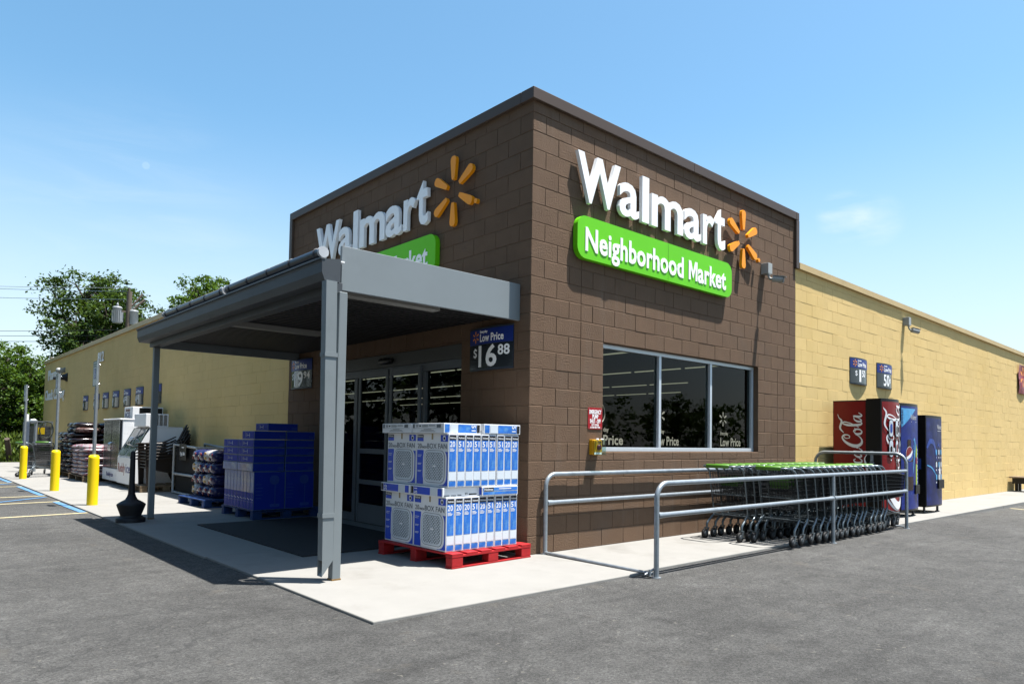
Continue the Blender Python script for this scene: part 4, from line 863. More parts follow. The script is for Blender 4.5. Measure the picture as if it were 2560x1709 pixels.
# --- blue machine with the globe emblem
t, dr, f, sheet, W = machine(7.98, 8.83, 2.0, 'blue drinks machine with round red and white emblem, between red and navy machines', M_PBLU, None, bul=.05)
fpoly(f, [(.03, 1.80), (.03, 1.46), (.60, 1.80)], .003, 'corner_flash', M_SKYB, dr)
m = MB(); m.text('COLD', f(.075, 1.52, .005), Z3, -X3, .06, .26, .001); m.build('lettering', M_DBLU, dr)
m = MB(); m.text('Walmart', f(.34, 1.61, -.012), X3, Z3, .085, .33, .001); m.box(f(.36, 1.565, -.013), f(.66, 1.575, -.012)); m.v = [(p[0], min(p[1], f(p[0] - 7.98, 0, .004).y), p[2]) for p in m.v]; m.build('lettering', M_CWHT, dr)
fpoly(f, [(.12, .36), (.12, .82), (.17, 1.0), (.21, 1.10), (.22, 1.25), (.35, 1.25), (.36, 1.10), (.41, 1.0), (.46, .82), (.46, .36)], .004, 'bottle_picture', M_COLA, dr)
fpoly(f, [(.13, .60), (.13, .86), (.45, .86), (.45, .60)], .0055, 'bottle_label', M_PBLU, dr)
gc, gr = (.29, 1.0), .125
def disc(a0, a1, r, extra=()): return [(gc[0] + r * math.cos(math.radians(a0 + (a1 - a0) * k / 16)), gc[1] + r * math.sin(math.radians(a0 + (a1 - a0) * k / 16))) for k in range(17)] + list(extra)
fpoly(f, disc(0, 337.5, gr * 1.06), .0065, 'emblem_disc', M_CWHT, dr); fpoly(f, disc(35, 205, gr, [(gc[0] - .03, gc[1] - .02), (gc[0] + .05, gc[1] + .02)]), .008, 'emblem_red', M_CRED, dr); fpoly(f, disc(230, 372, gr, [(gc[0] + .06, gc[1] - .045), (gc[0] - .01, gc[1] - .075)]), .008, 'emblem_blue', M_MIDB, dr)
m = MB(); m.text('pepsi', f(.50, .93, -.028), Z3, -X3, .06, .22, .001); m.v = [(p[0], f(p[0] - 7.98, 0, .006).y, p[2]) for p in m.v]; m.build('lettering', M_SKYB, dr)
ribbon_m = MB(); ribbon(ribbon_m, [(.44, .62, .02), (.50, .9, .04), (.56, 1.12, .05), (.52, 1.26, .04), (.47, 1.24, .02)], f, 0, .004); ribbon_m.build('bottle_highlight', M_SKYB, dr)
fpoly(f, [(.60, .42), (.70, .42), (.70, 1.08), (.655, 1.18), (.60, 1.02)], .0045, 'product_strip', M_LIMEP, dr); fpoly(f, [(.60, .82), (.70, .82), (.70, .95), (.60, .93)], .006, 'product_strip', M_CRED, dr)
for k in range(10): fpoly(f, [(.715, .40 + .072 * k), (.738, .40 + .072 * k), (.738, .445 + .072 * k), (.715, .445 + .072 * k)], .004, 'select_button', M_CWHT, dr)
m = MB(); a = f(.52, .29, .0); m.box((a.x, a.y - .025, a.z), (a.x + .2, a.y + .05, a.z + .16)); m.build('coin_box', M_CBLK, dr, bevel=.006)
# --- navy machine
t, dr, f, sheet, W = machine(9.24, 10.12, 1.83, 'navy drinks machine with black side, standing apart at the right of the three', M_DBLU, None, bul=.03, zb=.12, group='drinks machines on the sunny side')
m = MB(); m.text('Walmart', f(.52, 1.46, -.02), X3, Z3, .085, .30, .001); m.box(f(.54, 1.42, -.021), f(.80, 1.43, -.02)); m.v = [(p[0], f(p[0] - 9.24, 0, .004).y, p[2]) for p in m.v]; m.build('lettering', M_CWHT, dr)
m = MB(); ribbon(m, [(.04, 1.10, .05), (.16, 1.22, .09), (.32, 1.20, .09), (.42, 1.04, .05), (.46, .86, .015)], f, 0, .003); ribbon(m, [(.52, 1.12, .01), (.60, 1.16, .035), (.66, 1.10, .012)], f, 0, .006); m.build('water_splash', M_MIDB, dr)
m = MB(); ribbon(m, [(.04, .78, .02), (.25, .72, .03), (.45, .58, .012)], f, 0, .003); m.build('water_splash', M_SKYB, dr)
for r in range(3):
    for c in range(3):
        cu, cv = .46 + .155 * c, 1.02 - .235 * r
        fpoly(f, capsule(cu, cv, .058, .075), .004, 'button_rim', M_CBLK, dr); fpoly(f, capsule(cu, cv, .036, .055), .006, 'button_window', M_BTN if (r + c) % 2 else M_SKYB, dr); fpoly(f, [(cu - .02, cv - .115), (cu + .02, cv - .115), (cu + .014, cv - .085), (cu - .014, cv - .085)], .004, 'button_light', M_CWHT, dr)
fpoly(f, [(.60, .55), (.68, .85), (.74, .60), (.70, .42), (.64, .42)], .003, 'water_splash', M_CWHT, dr)
m = MB(); a = f(.52, .33, .0); m.box((a.x, a.y - .03, a.z), (a.x + .30, a.y + .05, a.z + .17)); m.build('delivery_flap', M_CBLK, dr, bevel=.006)
m = MB(); m.box((10.121, -.93, .86), (10.15, -.78, 1.30)); m.build('coin_panel', M_CBLK, t, bevel=.005)
m = MB(); m.box((9.236, -.88, .82), (9.239, -.78, 1.02)); m.build('side_sticker', M_MIDB, t)

# ================================================================ pallets
def pallet(name, label, loc, rz, w, d, mat, cat='pallet', h=.143, group=None):
    t = thing(name, label, cat, (0, 0, 0), group); bt = .018
    m = MB(); n = 6; bw = w / (n * 1.28)
    for k in range(n): x = (w - bw) * k / (n - 1); m.box((x, 0, h - bt), (x + bw, d, h))
    m.build('top_boards', mat, t, bevel=.002)
    m = MB()
    for y in (0, d / 2 - .05, d - .10): m.box((.0, y, h - 2 * bt - .002), (w, y + .10, h - bt - .001))
    m.build('stringers', mat, t, bevel=.002)
    for x in (0.002, w / 2 - .07, w - .142):
        for y in (.002, d / 2 - .048, d - .098): m = MB(); m.box((x, y, bt), (x + .14, y + .096, h - 2 * bt - .003)); m.build('block', mat, t, bevel=.006)
    m = MB()
    for y in (0.0, d / 2 - .05, d - .1): m.box((0, y, 0), (w, y + .1, bt - .001))
    m.build('bottom_boards', mat, t, bevel=.002)
    t.location = loc; t.rotation_euler = (0, 0, rz); return t
M_PRED = pmat('pallet_red_paint', (.66, .018, .022), .6, var=.2, vs=12, bump=.3, bs=30, dirt=(.30, .03, .03), dirts=9)
M_PBL = pmat('pallet_blue_paint', (.015, .07, .26), .65, var=.25, vs=12, bump=.3, bs=30)
M_PWD = pmat('pallet_wood', (.30, .215, .13), .8, var=.25, vs=14, bump=.3, bs=30)
pallet('pallet', 'worn red pallet under the box fan cartons by the corner', (-1.135, -.17, 0), .06, 1.10, 1.22, M_PRED)
pallet('pallet', 'dark blue pallet under the pedestal fan cartons inside the canopy', (-1.12, 4.70, 0), 0.03, 1.08, 1.18, M_PBL)
pallet('pallet', 'blue pallet carrying wrapped charcoal bags at the edge of the canopy shade', (-1.14, 6.76, 0), .02, 1.08, 1.28, M_PBL)

# ================================================================ fan cartons
M_CARD = pmat('carton_white', (1.35, 1.38, 1.42), .5, var=.04, vs=4, coat=.15)
M_INK = pmat('carton_blue_ink', (.025, .12, .95), .35, var=.10, vs=5, coat=.25)
M_INK_SUN = pmat('carton_blue_sunlit', (.045, .27, .95), .35, var=.3, vs=7, coat=.25, dirt=(.22, .58, 1.1), dirts=11, dirtlo=.5, dirthi=.72)  # same blue ink with the sunlit tone put into the colour; waves are print
M_PRN = pmat('carton_black_print', (.02, .02, .025), .5)
M_GRY = pmat('carton_grey_print', (.22, .25, .28), .5, var=.05)
M_PALEB = pmat('carton_pale_print', (1.1, 1.2, 1.3), .45, var=.06)
def grille_mat():
    m = pmat('carton_grille_print', (.5, .5, .5), .5); nt = m.node_tree; b = nt.nodes['Principled BSDF']
    t = nt.nodes['Texture Coordinate']; mp = nt.nodes.new('ShaderNodeMapping'); mp.inputs['Rotation'].default_value = (PI / 2, 0, PI / 2); nt.links.new(t.outputs['Object'], mp.inputs['Vector'])
    sp = nt.nodes.new('ShaderNodeSeparateXYZ'); nt.links.new(t.outputs['Object'], sp.inputs[0]); cb = nt.nodes.new('ShaderNodeCombineXYZ'); nt.links.new(sp.outputs['Z'], cb.inputs['X']); nt.links.new(sp.outputs['Y'], cb.inputs['Y'])
    br = N(nt, 'ShaderNodeTexBrick'); br.inputs['Scale'].default_value = 1; br.inputs['Brick Width'].default_value = .034; br.inputs['Row Height'].default_value = .021; br.inputs['Mortar Size'].default_value = .0042
    br.inputs['Color1'].default_value = (.04, .047, .055, 1); br.inputs['Color2'].default_value = (.10, .115, .13, 1); br.inputs['Mortar'].default_value = (.50, .55, .60, 1)
    nt.links.new(cb.outputs[0], br.inputs['Vector']); nt.links.new(br.outputs['Color'], b.inputs['Base Color']); return m
M_GRL = grille_mat()
def face(mb_f, o, U, V):
    """returns rect(u0,u1,v0,v1,layer) and rounded rect writers on a face, plus text origin helper"""
    o = Vector(o); U = Vector(U); V = Vector(V); n = U.cross(V).normalized()
    at = lambda u, v, l: o + U * u + V * v + n * (.0009 * l)
    def rect(m, u0, u1, v0, v1, l, mi=0): m.add([at(u0, v0, l), at(u1, v0, l), at(u1, v1, l), at(u0, v1, l)], [(0, 1, 2, 3)], mi)
    def rrect(m, u0, u1, v0, v1, r, l, mi=0):
        P = []
        for cx, cy, a0 in ((u1 - r, v1 - r, 0), (u0 + r, v1 - r, 90), (u0 + r, v0 + r, 180), (u1 - r, v0 + r, 270)):
            for k in range(6): a = math.radians(a0 + 18 * k); P.append(at(cx + r * math.cos(a), cy + r * math.sin(a), l))
        m.add(P, [tuple(range(len(P)))], mi)
    return at, rect, rrect
PRM = [M_INK, M_PRN, M_CARD, M_GRY, M_GRL, M_INK_SUN, M_PALEB]
BW, BD, BH = .1010, .552, .525
def spine(m, num, at, rect, U, V, w, h, rot=False):
    e = .009; rect(m, e, w - e, h * .30, h - .012, 1, 5); rect(m, e, w - e, h - .062, h - .013, 2, 1); rect(m, e, w - e, h * .13, h * .29, 1, 6); rect(m, e, w - e, .012, h * .115, 1, 5)
    m.text('Holmes', at(e + .006, h - .048, 2.4), U, V, .017, w - 2 * e - .012, .0004, 2)
    m.text(num, at(e + .006, h - .128, 1.6), U, V, .052, w * .62, .0004, 2)
    for k, ww in enumerate((.5, .7, .6)): rect(m, e + .006, e + .006 + (w - 2 * e) * ww, h - .15 - .012 * k, h - .1435 - .012 * k, 2, 2)
def fan_carton(num, front):
    t = thing('fan_carton', 'x', 'carton', (0, 0, 0))
    m = MB(); m.box((0.0012, 0.0012, 0), (BW - .0012, BD - .0012, BH)); m.build('carton', M_CARD, t, bevel=.003)
    m = MB(); m.box((.0, BD * .47, BH - .0005), (BW, BD * .53, BH + .0006)); m.box((-.0006, BD * .475, BH - .06), (.0005, BD * .525, BH)); m.build('tape', pmat('packing_tape', (.62, .50, .30), .25, var=.1), t)
    m = MB(); at, rect, rr_ = face(m, (0, 0, 0), X3, Z3); spine(m, num, at, rect, X3, Z3, BW, BH); m.build('spine_print', PRM, t)
    if front:
        m = MB(); at, rect, rrc = face(m, (0, BD, 0), -Y3, Z3); w, h = BD, BH; U, V = -Y3, Z3
        rect(m, .02 * w, .22 * w, .915 * h, .975 * h, 1, 1); rect(m, .02 * w, .22 * w, .85 * h, .914 * h, 1, 0); m.text('Holmes', at(.03 * w, .93 * h, 2), U, V, .02, .17 * w, .0004, 2)
        rect(m, .76 * w, .98 * w, .85 * h, .975 * h, 1, 0); rrc(m, .83 * w, .91 * w, .865 * h, .965 * h, .02, 2, 2); rrc(m, .845 * w, .90 * w, .885 * h, .935 * h, .012, 3, 1)
        m.text('20', at(.035 * w, .715 * h, 1.5), U, V, .046, .13 * w, .0004, 3, off=.01); m.text('INCH', at(.185 * w, .715 * h, 1.5), U, V, .022, .14 * w, .0004, 1, off=.01); m.text('BOX FAN', at(.345 * w, .715 * h, 1.5), U, V, .05, .60 * w, .0004, 3, off=.008)
        rect(m, .02 * w, .23 * w, .025 * h, .68 * h, 1, 0); rect(m, .74 * w, .98 * w, .025 * h, .66 * h, 1, 0)
        rrc(m, .22 * w, .95 * w, .035 * h, .70 * h, .085, 2, 2); rrc(m, .255 * w, .90 * w, .07 * h, .685 * h, .07, 3, 3); rrc(m, .265 * w, .885 * w, .08 * h, .675 * h, .065, 4, 6); rrc(m, .30 * w, .84 * w, .115 * h, .645 * h, .05, 5, 4); rrc(m, .53 * w, .63 * w, .37 * h, .40 * h, .006, 6, 2)
        for k, zz in enumerate((.58, .55, .42, .40, .28, .26)): rect(m, .045 * w, (.17 - .02 * (k % 2)) * w, zz * h, (zz + .009) * h, 2, 6)
        m.build('front_print', PRM, t)
    return t
protos = {}
def put_carton(num, front, loc, label, group):
    k = (num, front)
    if k not in protos:
        t = fan_carton(num, front); protos[k] = t; t.location = loc; t['label'] = label; t['group'] = group; return t
    return dup(protos[k], loc, random.uniform(-.006, .006), label, group)
NUM_LO = ['20', '20', '20', '51', '20', '51', '20', '51', '51']; NUM_UP = ['20', '51', '20', '51', '51', '51', '51', '20', '20']
for tier, z, nums, dx in (('lower', .146, NUM_LO, 0), ('upper', .768, NUM_UP, .012)):
    for i in range(9):
        lab = 'box fan carton standing %s from the left in the %s row' % (ORD[i], tier)
        if i == 0: lab = 'corner box fan carton of the %s row, fan picture facing the car park' % tier
        put_carton(nums[i], i == 0, (-1.13 + BW * i + dx + (.014 if i > 5 else .004 if i > 0 else 0), -.058 + random.uniform(-.004, .004), z), lab, 'box fan cartons on the red pallet')
    put_carton('51' if tier == 'lower' else '20', True, (-1.13 + dx, .497, z), 'box fan carton behind the corner one in the %s row, fan picture showing' % tier, 'box fan cartons on the red pallet')
def flat_carton(loc, sx, sy, sz, kind, label, rz=0):
    """kind: strings for the -x and -y faces"""
    t = thing('fan_carton', label, 'carton', (0, 0, 0), 'box fan cartons on the red pallet')
    m = MB(); m.box((0.001, .001, 0), (sx - .001, sy - .001, sz)); m.build('carton', M_CARD, t, bevel=.003)
    for nm, o, U, w in (('x', (0, sy, 0), -Y3, sy), ('y', (0, 0, 0), X3, sx)):
        k = kind[nm]; m = MB(); at, rect, rrc = face(m, o, U, Z3); h = sz
        if k.startswith('blue'):
            num = k[4:]; rev = nm == 'y'
            fl = (lambda a, b_: (w - b_, w - a)) if rev else (lambda a, b_: (a, b_))
            rect(m, *fl(.012, .05), .01, h - .01, 2, 1); rect(m, *fl(.055, .62 * w), .01, h - .01, 1, 0 if nm == 'x' else 5); rect(m, *fl(.63 * w, .83 * w), .01, h - .01, 1, 6); rect(m, *fl(.85 * w, w - .012), .01, h - .01, 1, 0 if nm == 'x' else 5)
            if not rev: m.text(num, at(.118, .012, 2), Z3, -U, .05, h * .62, .0004, 2)
            else: m.text(num, at(w - .118, h - .012, 2), -Z3, U, .05, h * .62, .0004, 2)
        elif k == 'text':
            rect(m, .015, .05, h * .52, h * .92, 1, 3)
            for a, b_, z0, z1 in ((.08, .09, .6, .85), (.1, .11, .6, .85), (.13, .16, .65, .8), (.18, .28, .78, .82), (.18, .29, .7, .74), (.18, .28, .62, .66), (.30, .40, .78, .82), (.30, .41, .7, .74), (.43, .5, .56, .86)): rect(m, a / .55 * w, b_ / .55 * w, z0 * h, z1 * h, 1, 1 if a < .17 else 3)
            rect(m, .02, w - .02, h * .47, h * .49, 1, 3)
            for k2, ww in enumerate((.3, .5, .6)): rect(m, w * .5 - ww * w / 2 * .8, w * .5 + ww * w / 2 * .8, h * (.38 - .11 * k2), h * (.41 - .11 * k2), 1, 1)
        elif k == 'white':
            for a, b_, z0, z1 in ((.03, .18, .10, .22), (.22, .36, .10, .20), (.39, .50, .12, .24), (.6, .62, .2, .4), (.64, .66, .2, .42), (.70, .92, .16, .3)): rect(m, a * w, b_ * w, z0 * h, z1 * h, 1, 3 if a < .55 else 1)
        elif k == 'tag':
            rect(m, .01, w - .01, .01, h * .42, 1, 5); rect(m, .01, w - .01, h * .52, h - .01, 1, 5); rect(m, .02, .15, h * .5, h * .9, 2, 1); m.text('Holmes', at(.025, h * .58, 3), U, Z3, .022, .115, .0004, 2); rect(m, .22, w * .8, h * .68, h * .78, 2, 2)
        m.build('side_print', PRM, t)
    t.location = loc; t.rotation_euler = (0, 0, rz); return t
FX = .462
flat_carton((-1.162, -.032, .672), FX, BD, .092, {'x': 'blue51', 'y': 'white'}, 'flat box fan carton in the middle layer at the near corner, white long side')
flat_carton((-1.168, .534, .672), FX, BD, .092, {'x': 'blue20', 'y': 'white'}, 'flat box fan carton in the middle layer behind the corner one, marked 20')
flat_carton((-.698, -.075, .672), .485, BD, .092, {'x': 'blue20', 'y': 'tag'}, 'flat box fan carton in the middle layer nearest the building corner')
flat_carton((-1.158, -.028, 1.296), FX, BD, .1, {'x': 'text', 'y': 'blue51'}, 'flat box fan carton on the very top at the near left corner')
flat_carton((-1.166, .536, 1.296), FX, BD, .1, {'x': 'text', 'y': 'white'}, 'flat box fan carton on the very top, behind the near left one')
flat_carton((-.678, -.06, 1.298), .50, BD, .1, {'x': 'white', 'y': 'blue51'}, 'flat box fan carton on the very top nearest the building corner')
# pedestal fan cartons on the dark blue pallet
M_CBL = pmat('fan_box_edge', (.13, .24, .55), .4, var=.05, coat=.2)
M_DKB = pmat('fan_box_blue', (.006, .045, .56), .6, var=.1, vs=6, spec=.15)
M_WRAP = pmat('stretch_wrap_print', (.10, .24, .72), .35, var=.35, vs=9, coat=.5, dirt=(.42, .58, .80), dirts=8, dirtlo=.46, dirthi=.66)
PRB = [M_DKB, M_CBL, M_PALEB, M_WRAP, M_PRN, M_MIDB]
def ped_box(loc, sx, sy, sz, px, py, label):
    t = thing('pedestal_fan_carton', label, 'carton', (0, 0, 0), 'pedestal fan cartons under the canopy')
    m = MB(); m.box((.001, .001, 0), (sx - .001, sy - .001, sz)); m.build('carton', M_CBL, t, bevel=.003)
    for nm, o, U, w, k in (('x', (0, sy, 0), -Y3, sy, px), ('y', (0, 0, 0), X3, sx, py)):
        if not k: continue
        m = MB(); at, rect, rrc = face(m, o, U, Z3); h = sz; e = .008
        if k == 'spine': rect(m, e, w - e, e, .20 * h, 1, 0); rect(m, e, w - e, .21 * h, .45 * h, 1, 0); rect(m, e, w - e, .46 * h, h - e, 1, 3); rect(m, .46 * w, .5 * w, e, .45 * h, 2, 5); rrc(m, .62 * w, .80 * w, .255 * h, .285 * h, .004, 2, 2); rrc(m, .2 * w, .38 * w, .27 * h, .30 * h, .004, 2, 2)
        elif k == 'flat': rect(m, e, w - e, e, h - e, 1, 0); rect(m, .27 * w, .275 * w, e, h - e, 2, 2); rect(m, .40 * w, .62 * w, .46 * h, .5 * h, 2, 2); rect(m, .60 * w, .62 * w, .25 * h, .75 * h, 2, 2); rrc(m, .33 * w, .42 * w, .3 * h, .75 * h, .01, 2, 5); rect(m, .08 * w, .09 * w, .15 * h, .85 * h, 2, 5); rect(m, .13 * w, .14 * w, .15 * h, .6 * h, 2, 5)
        elif k == 'wrap': rect(m, e, w - e, e, h - e, 1, 3)
        elif k == 'dark':
            rect(m, e, w - e, e, h - e, 1, 0)
            for q in range(5): rect(m, (.80 + .035 * q) * w, (.815 + .035 * q) * w, .15 * h, .5 * h, 2, 5)
        elif k == 'fan':
            rect(m, e, w - e, e, h - e, 1, 0); c = .68 * w; rect(m, c - .006, c + .006, .12 * h, .70 * h, 2, 5); rrc(m, c - .075, c + .075, .07 * h, .15 * h, .02, 2, 5); rrc(m, c - .085, c + .06, .66 * h, .90 * h, .06, 2, 5)
            for q in range(5): rect(m, .06 * w, (.25 + .04 * (q % 2)) * w, (.3 + .09 * q) * h, (.315 + .09 * q) * h, 2, 5)
        m.build('print', PRB, t)
    t.location = loc; return t
for i in range(9): ped_box((-1.134, 4.662 + .131 * i, .146), .478, .129, .565, 'spine', 'fan' if i == 0 else '', 'tall pedestal fan carton standing %s from the near end of the blue row' % ORD[i])
ped_box((-.652, 4.662, .146), .462, .129, .565, '', 'fan', 'tall pedestal fan carton on the wall side of the dark blue pallet')
lay = [(.714, .122, 'wrap', 4.68), (.84, .106, 'flat', 4.70), (.952, .112, 'flat', 4.665), (1.07, .112, 'flat', 4.70)]
for li, (z, hh, k, y0) in enumerate(lay):
    for j in range(2): ped_box((-1.15 + .012 * (li % 2), y0 + .605 * j, z), .48, .60, hh, k, 'dark' if j == 0 else '', 'flat pedestal fan carton %s, layer %s above the tall ones' % ('nearer the door' if j == 0 else 'nearer the charcoal', ORD[li]))
    ped_box((-.655 + .012 * (li % 2), y0, z), .46, .60, hh, '', 'dark', 'flat pedestal fan carton on the wall side, layer %s above the tall ones' % ORD[li])
ped_box((-1.13, 4.70, 1.19), .485, .47, .122, 'flat', 'dark', 'flat pedestal fan carton, road side of the second layer from the top'); ped_box((-.635, 4.70, 1.19), .46, .47, .122, '', 'dark', 'flat pedestal fan carton, wall side of the second layer from the top')
ped_box((-.93, 4.70, 1.319), .47, .46, .112, 'flat', 'dark', 'flat pedestal fan carton alone on the very top of the blue stack')
# ================================================================ charcoal bags on their pallet
M_CHN = pmat('bag_navy_film', (.02, .025, .13), .22, var=.35, vs=9, coat=.4, bump=.4, bs=25, dirt=(.30, .28, .34), dirts=14, dirtlo=.6, dirthi=.72)
M_CHW = pmat('bag_white_film', (.62, .60, .58), .25, var=.15, vs=9, coat=.4, bump=.4, bs=25)
M_CHY = pmat('bag_yellow_print', (.55, .30, .03), .4, var=.4, vs=25)
M_CHR = pmat('bag_red_print', (.30, .03, .04), .4, var=.3, vs=20)
def char_bag(c, white, sd):
    t = thing('charcoal_bag', 'x', 'bag', (0, 0, 0), 'charcoal bags on the blue pallet')
    m = MB(); m.pillow((0, 0, .105), (.46, .292, .225), seed=sd, jit=.035, nu=18, nv=10); m.build('bag', M_CHW if white else M_CHN, t)
    for k, (u, v, a, b_) in enumerate(((.0, .15, .05, .022), (-.01, .075, .06, .026)) if white else ((-.05, .13, .03, .03), (.06, .07, .025, .035))):
        m = MB(); m.pillow((-.222, u, v), (.02, a * 2, b_ * 2), 0, nu=10, nv=6, jit=.1, seed=sd + k); m.build('printed_logo', M_CHY if white else M_CHR, t)
    if not white: m = MB(); m.pillow((-.221, .01, .10), (.02, .16, .035), nu=10, nv=6, jit=.1, seed=sd); m.build('white_print', M_CHW, t)
    t.location = c; t.rotation_euler = (0, 0, random.uniform(-.05, .05)); return t
for r in range(4):
    for c in range(4):
        wh = (r == 3 and c == 1) or (r == 2 and c == 3) or (r == 1 and c == 1) or (r == 0 and c == 3)
        b_ = char_bag((-.735, 7.02 + .287 * c, .145 + .205 * r), wh, 31 + r * 7 + c); b_['label'] = '%s charcoal bag, %s row up, %s from the near end of its pallet' % ('white' if wh else 'navy', ORD[r], ORD[c])
    b_ = char_bag((-.27, 7.03, .145 + .205 * r), False, 71 + r); b_['label'] = 'navy charcoal bag at the wall side of the wrapped pallet, %s row up' % ORD[r]

# ================================================================ white pipe rack with price card
M_PVC = pmat('pvc_pipe', (.60, .64, .66), .35, var=.05)
t = thing('pipe_rack', 'white plastic pipe rack with a black panel between chairs and charcoal', 'rack', (-.6, 9.5, 0))
rp = .026
m = MB(); m.tube([(-.6, 8.85, .98), (-.6, 10.3, 1.03), (-.6, 10.31, .03), (-.6, 9.2, .03)], rp, 10); m.tube([(-.6, 10.31, .42), (-.6, 8.9, .42)], rp, 10); m.tube([(-.6, 8.85, .98), (-.6, 8.85, .03)], rp, 10)
m.tube([(-.06, 8.85, .98), (-.06, 10.05, 1.05), (-.06, 10.06, .03)], rp, 10); m.tube([(-.6, 10.31, .03), (-.06, 10.06, .03)], rp, 10); m.tube([(-.6, 8.85, .98), (-.06, 8.85, .98), (-.06, 8.85, .03)], rp, 10)
m.build('pipe_frame', M_PVC, t)
m = MB(); m.box((-.57, 8.9, .06), (-.545, 10.26, .97)); m.build('back_panel', pmat('matt_black_board', (.012, .012, .012), .95), t)
m = MB(); m.box((-.632, 9.42, .72), (-.628, 9.86, 1.045)); cdp = m.build('price_card', M_CBLK, t)
m = MB(); m.text('14', (-.634, 9.76, .80), -Y3, Z3, .08, .12, .001); m.text('84', (-.634, 9.60, .82), -Y3, Z3, .06, .10, .001); m.text('$', (-.634, 9.80, .84), -Y3, Z3, .04, .03, .001); m.box((-.6345, 9.55, .97), (-.633, 9.7, .985)); m.build('price', M_SMALLW, cdp)
# ================================================================ stacked resin chairs
M_CHB = pmat('chair_brown_resin', (.028, .018, .013), .5, var=.12)
M_CHT = pmat('chair_tan_resin', (.40, .26, .12), .5, var=.1)
def chair(mat):
    t = thing('garden_chair', 'x', 'chair', (0, 0, 0), 'stacked garden chairs')
    m = MB()
    for k in range(7):
        y = -.24 + .08 * k; hgt = .98 - .05 * abs(k - 3) ** 1.3
        m.prism([(.05, y - .034, .26), (.05, y + .034, .26), (.36, y * 1.12 + .036, hgt), (.36, y * 1.12 - .036, hgt)], (.022, 0, .006))
    m.build('backrest', mat, t, bevel=.004)
    m = MB()
    for k in range(6): x = -.46 + .09 * k; z = .37 - .022 * k; m.obox((x, 0, z), (.04, 0, -.008), (0, .25, 0), (.002, 0, .010))
    m.build('seat', mat, t, bevel=.004)
    for s in (-1, 1):
        m = MB(); m.prism([(-.56, s * .26, .535), (-.5, s * .26, .55), (-.2, s * .28, .55), (.02, s * .28, .58), (.24, s * .27, .70), (.24, s * .34, .70), (.0, s * .36, .58), (-.2, s * .38, .55), (-.52, s * .37, .55), (-.58, s * .33, .535)], (0, 0, .02)); m.build('armrest', mat, t, bevel=.004)
        m = MB(); m.prism([(-.50, s * .29, 0), (-.40, s * .29, 0), (-.41, s * .29, .55), (-.53, s * .29, .54)], (0, s * .025, 0)); m.build('front_leg', mat, t, bevel=.003)
        m = MB(); m.prism([(.20, s * .29, 0), (.30, s * .29, 0), (.14, s * .29, .3), (-.40, s * .29, .42), (-.40, s * .29, .34), (.08, s * .29, .24)], (0, s * .025, 0)); m.build('rear_leg', mat, t, bevel=.003)
    return t
pallet('pallet', 'low wooden pallet under the stacked garden chairs', (-1.12, 10.75, 0), 0, 1.05, .85, M_PWD)
for st, (cy, mt, n_, z0) in enumerate(((11.02, M_CHB, 6, .0),)):
    for k in range(n_):
        ch = chair(mt); ch.location = (-.52 + random.uniform(-.01, .01), cy - .005 * k, .146 + .066 * k); ch['label'] = 'dark brown resin garden chair, %s from the bottom of the stack by the freezers' % ORD[k]

# ================================================================ ice freezers
M_ICEW = pmat('freezer_white_enamel', (1.4, 1.42, 1.45), .35, var=.04, vs=2, dirt=(.50, .46, .38), dirts=3, dirtlo=.62, dirthi=.8)
M_ICED = pmat('freezer_dark_door', (.05, .055, .065), .25, var=.1, coat=.5)
M_CHROME = pmat('chrome', (.6, .62, .64), .15, metal=1, var=.03)
M_ICEB = pmat('ice_blue_print', (.02, .04, .34), .4, var=.1); M_ICER = pmat('ice_red_print', (.42, .03, .03), .4, var=.15)
t = thing('ice_freezer', 'upright white ice freezer with two dark doors, the farther of two', 'freezer', (-.55, 13.8, 0))
y0, y1, xf, xb, h = 12.98, 14.62, -1.03, -.04, 1.60
m = MB(); m.box((xf + .05, y0, .09), (xb, y1, h)); m.box((xf - .02, y0 - .012, h - .035), (xb, y1 + .012, h)); m.build('cabinet', M_ICEW, t, bevel=.012)
m = MB(); m.box((xf, y0 + .01, .10), (xf + .048, y1 - .01, .39)); pn = m.build('kick_panel', M_ICEW, t, bevel=.006)
m = MB(); m.text('Reddy', (xf - .003, 14.17, .20), -Y3, Z3, .10, .42, .002, off=.01); m.text('ice', (xf - .003, 13.72, .20), -Y3, Z3, .10, .2, .002); m.build('lettering', M_ICEB, pn)
for a, b_ in ((y0 + .05, 13.78), (13.82, y1 - .05)):
    m = MB(); m.box((xf, a, .405), (xf + .048, b_, h - .05)); d = m.build('door', M_ICED, t, bevel=.006)
    m = MB(); yy = 13.74 if a < 13.5 else 13.86; m.tube([(xf, yy, .82), (xf - .05, yy, .84), (xf - .05, yy, 1.0), (xf, yy, 1.02)], .012, 8); m.build('handle', M_CHROME, d)
    m = MB(); m.box((xf - .004, b_ - .03 if a > 13.5 else a, .41), (xf + .0, b_ if a > 13.5 else a + .03, h - .055)); m.build('edge_trim', M_CHROME, d)
m = MB(); m.box((xf + .2, y0 + .1, 0), (xb - .1, y1 - .1, .09)); m.build('plinth', M_CBLK, t)
m = MB(); m.box((-.78, y0 + .01, h + .002), (-.10, 13.75, 1.89)); cp = m.build('condenser_box', M_ICEW, t, bevel=.01)
m = MB(); m.box((-.63, y0 + .004, h + .03), (-.12, y0 + .009, 1.865)); m.build('grille', M_CBLK, cp)
m = MB(); m.text('ICE', (-.783, 13.62, 1.64), -Y3, Z3, .11, .42, .002); m.build('lettering', M_ICEB, cp)
m = MB(); m.text('Reddy', (-.783, 13.6, 1.78), -Y3, Z3, .06, .4, .002); m.build('lettering', M_ICER, cp)
t = thing('ice_freezer', 'white slant front ice freezer with glass doors, nearer to the canopy', 'freezer', (-.55, 12, 0))
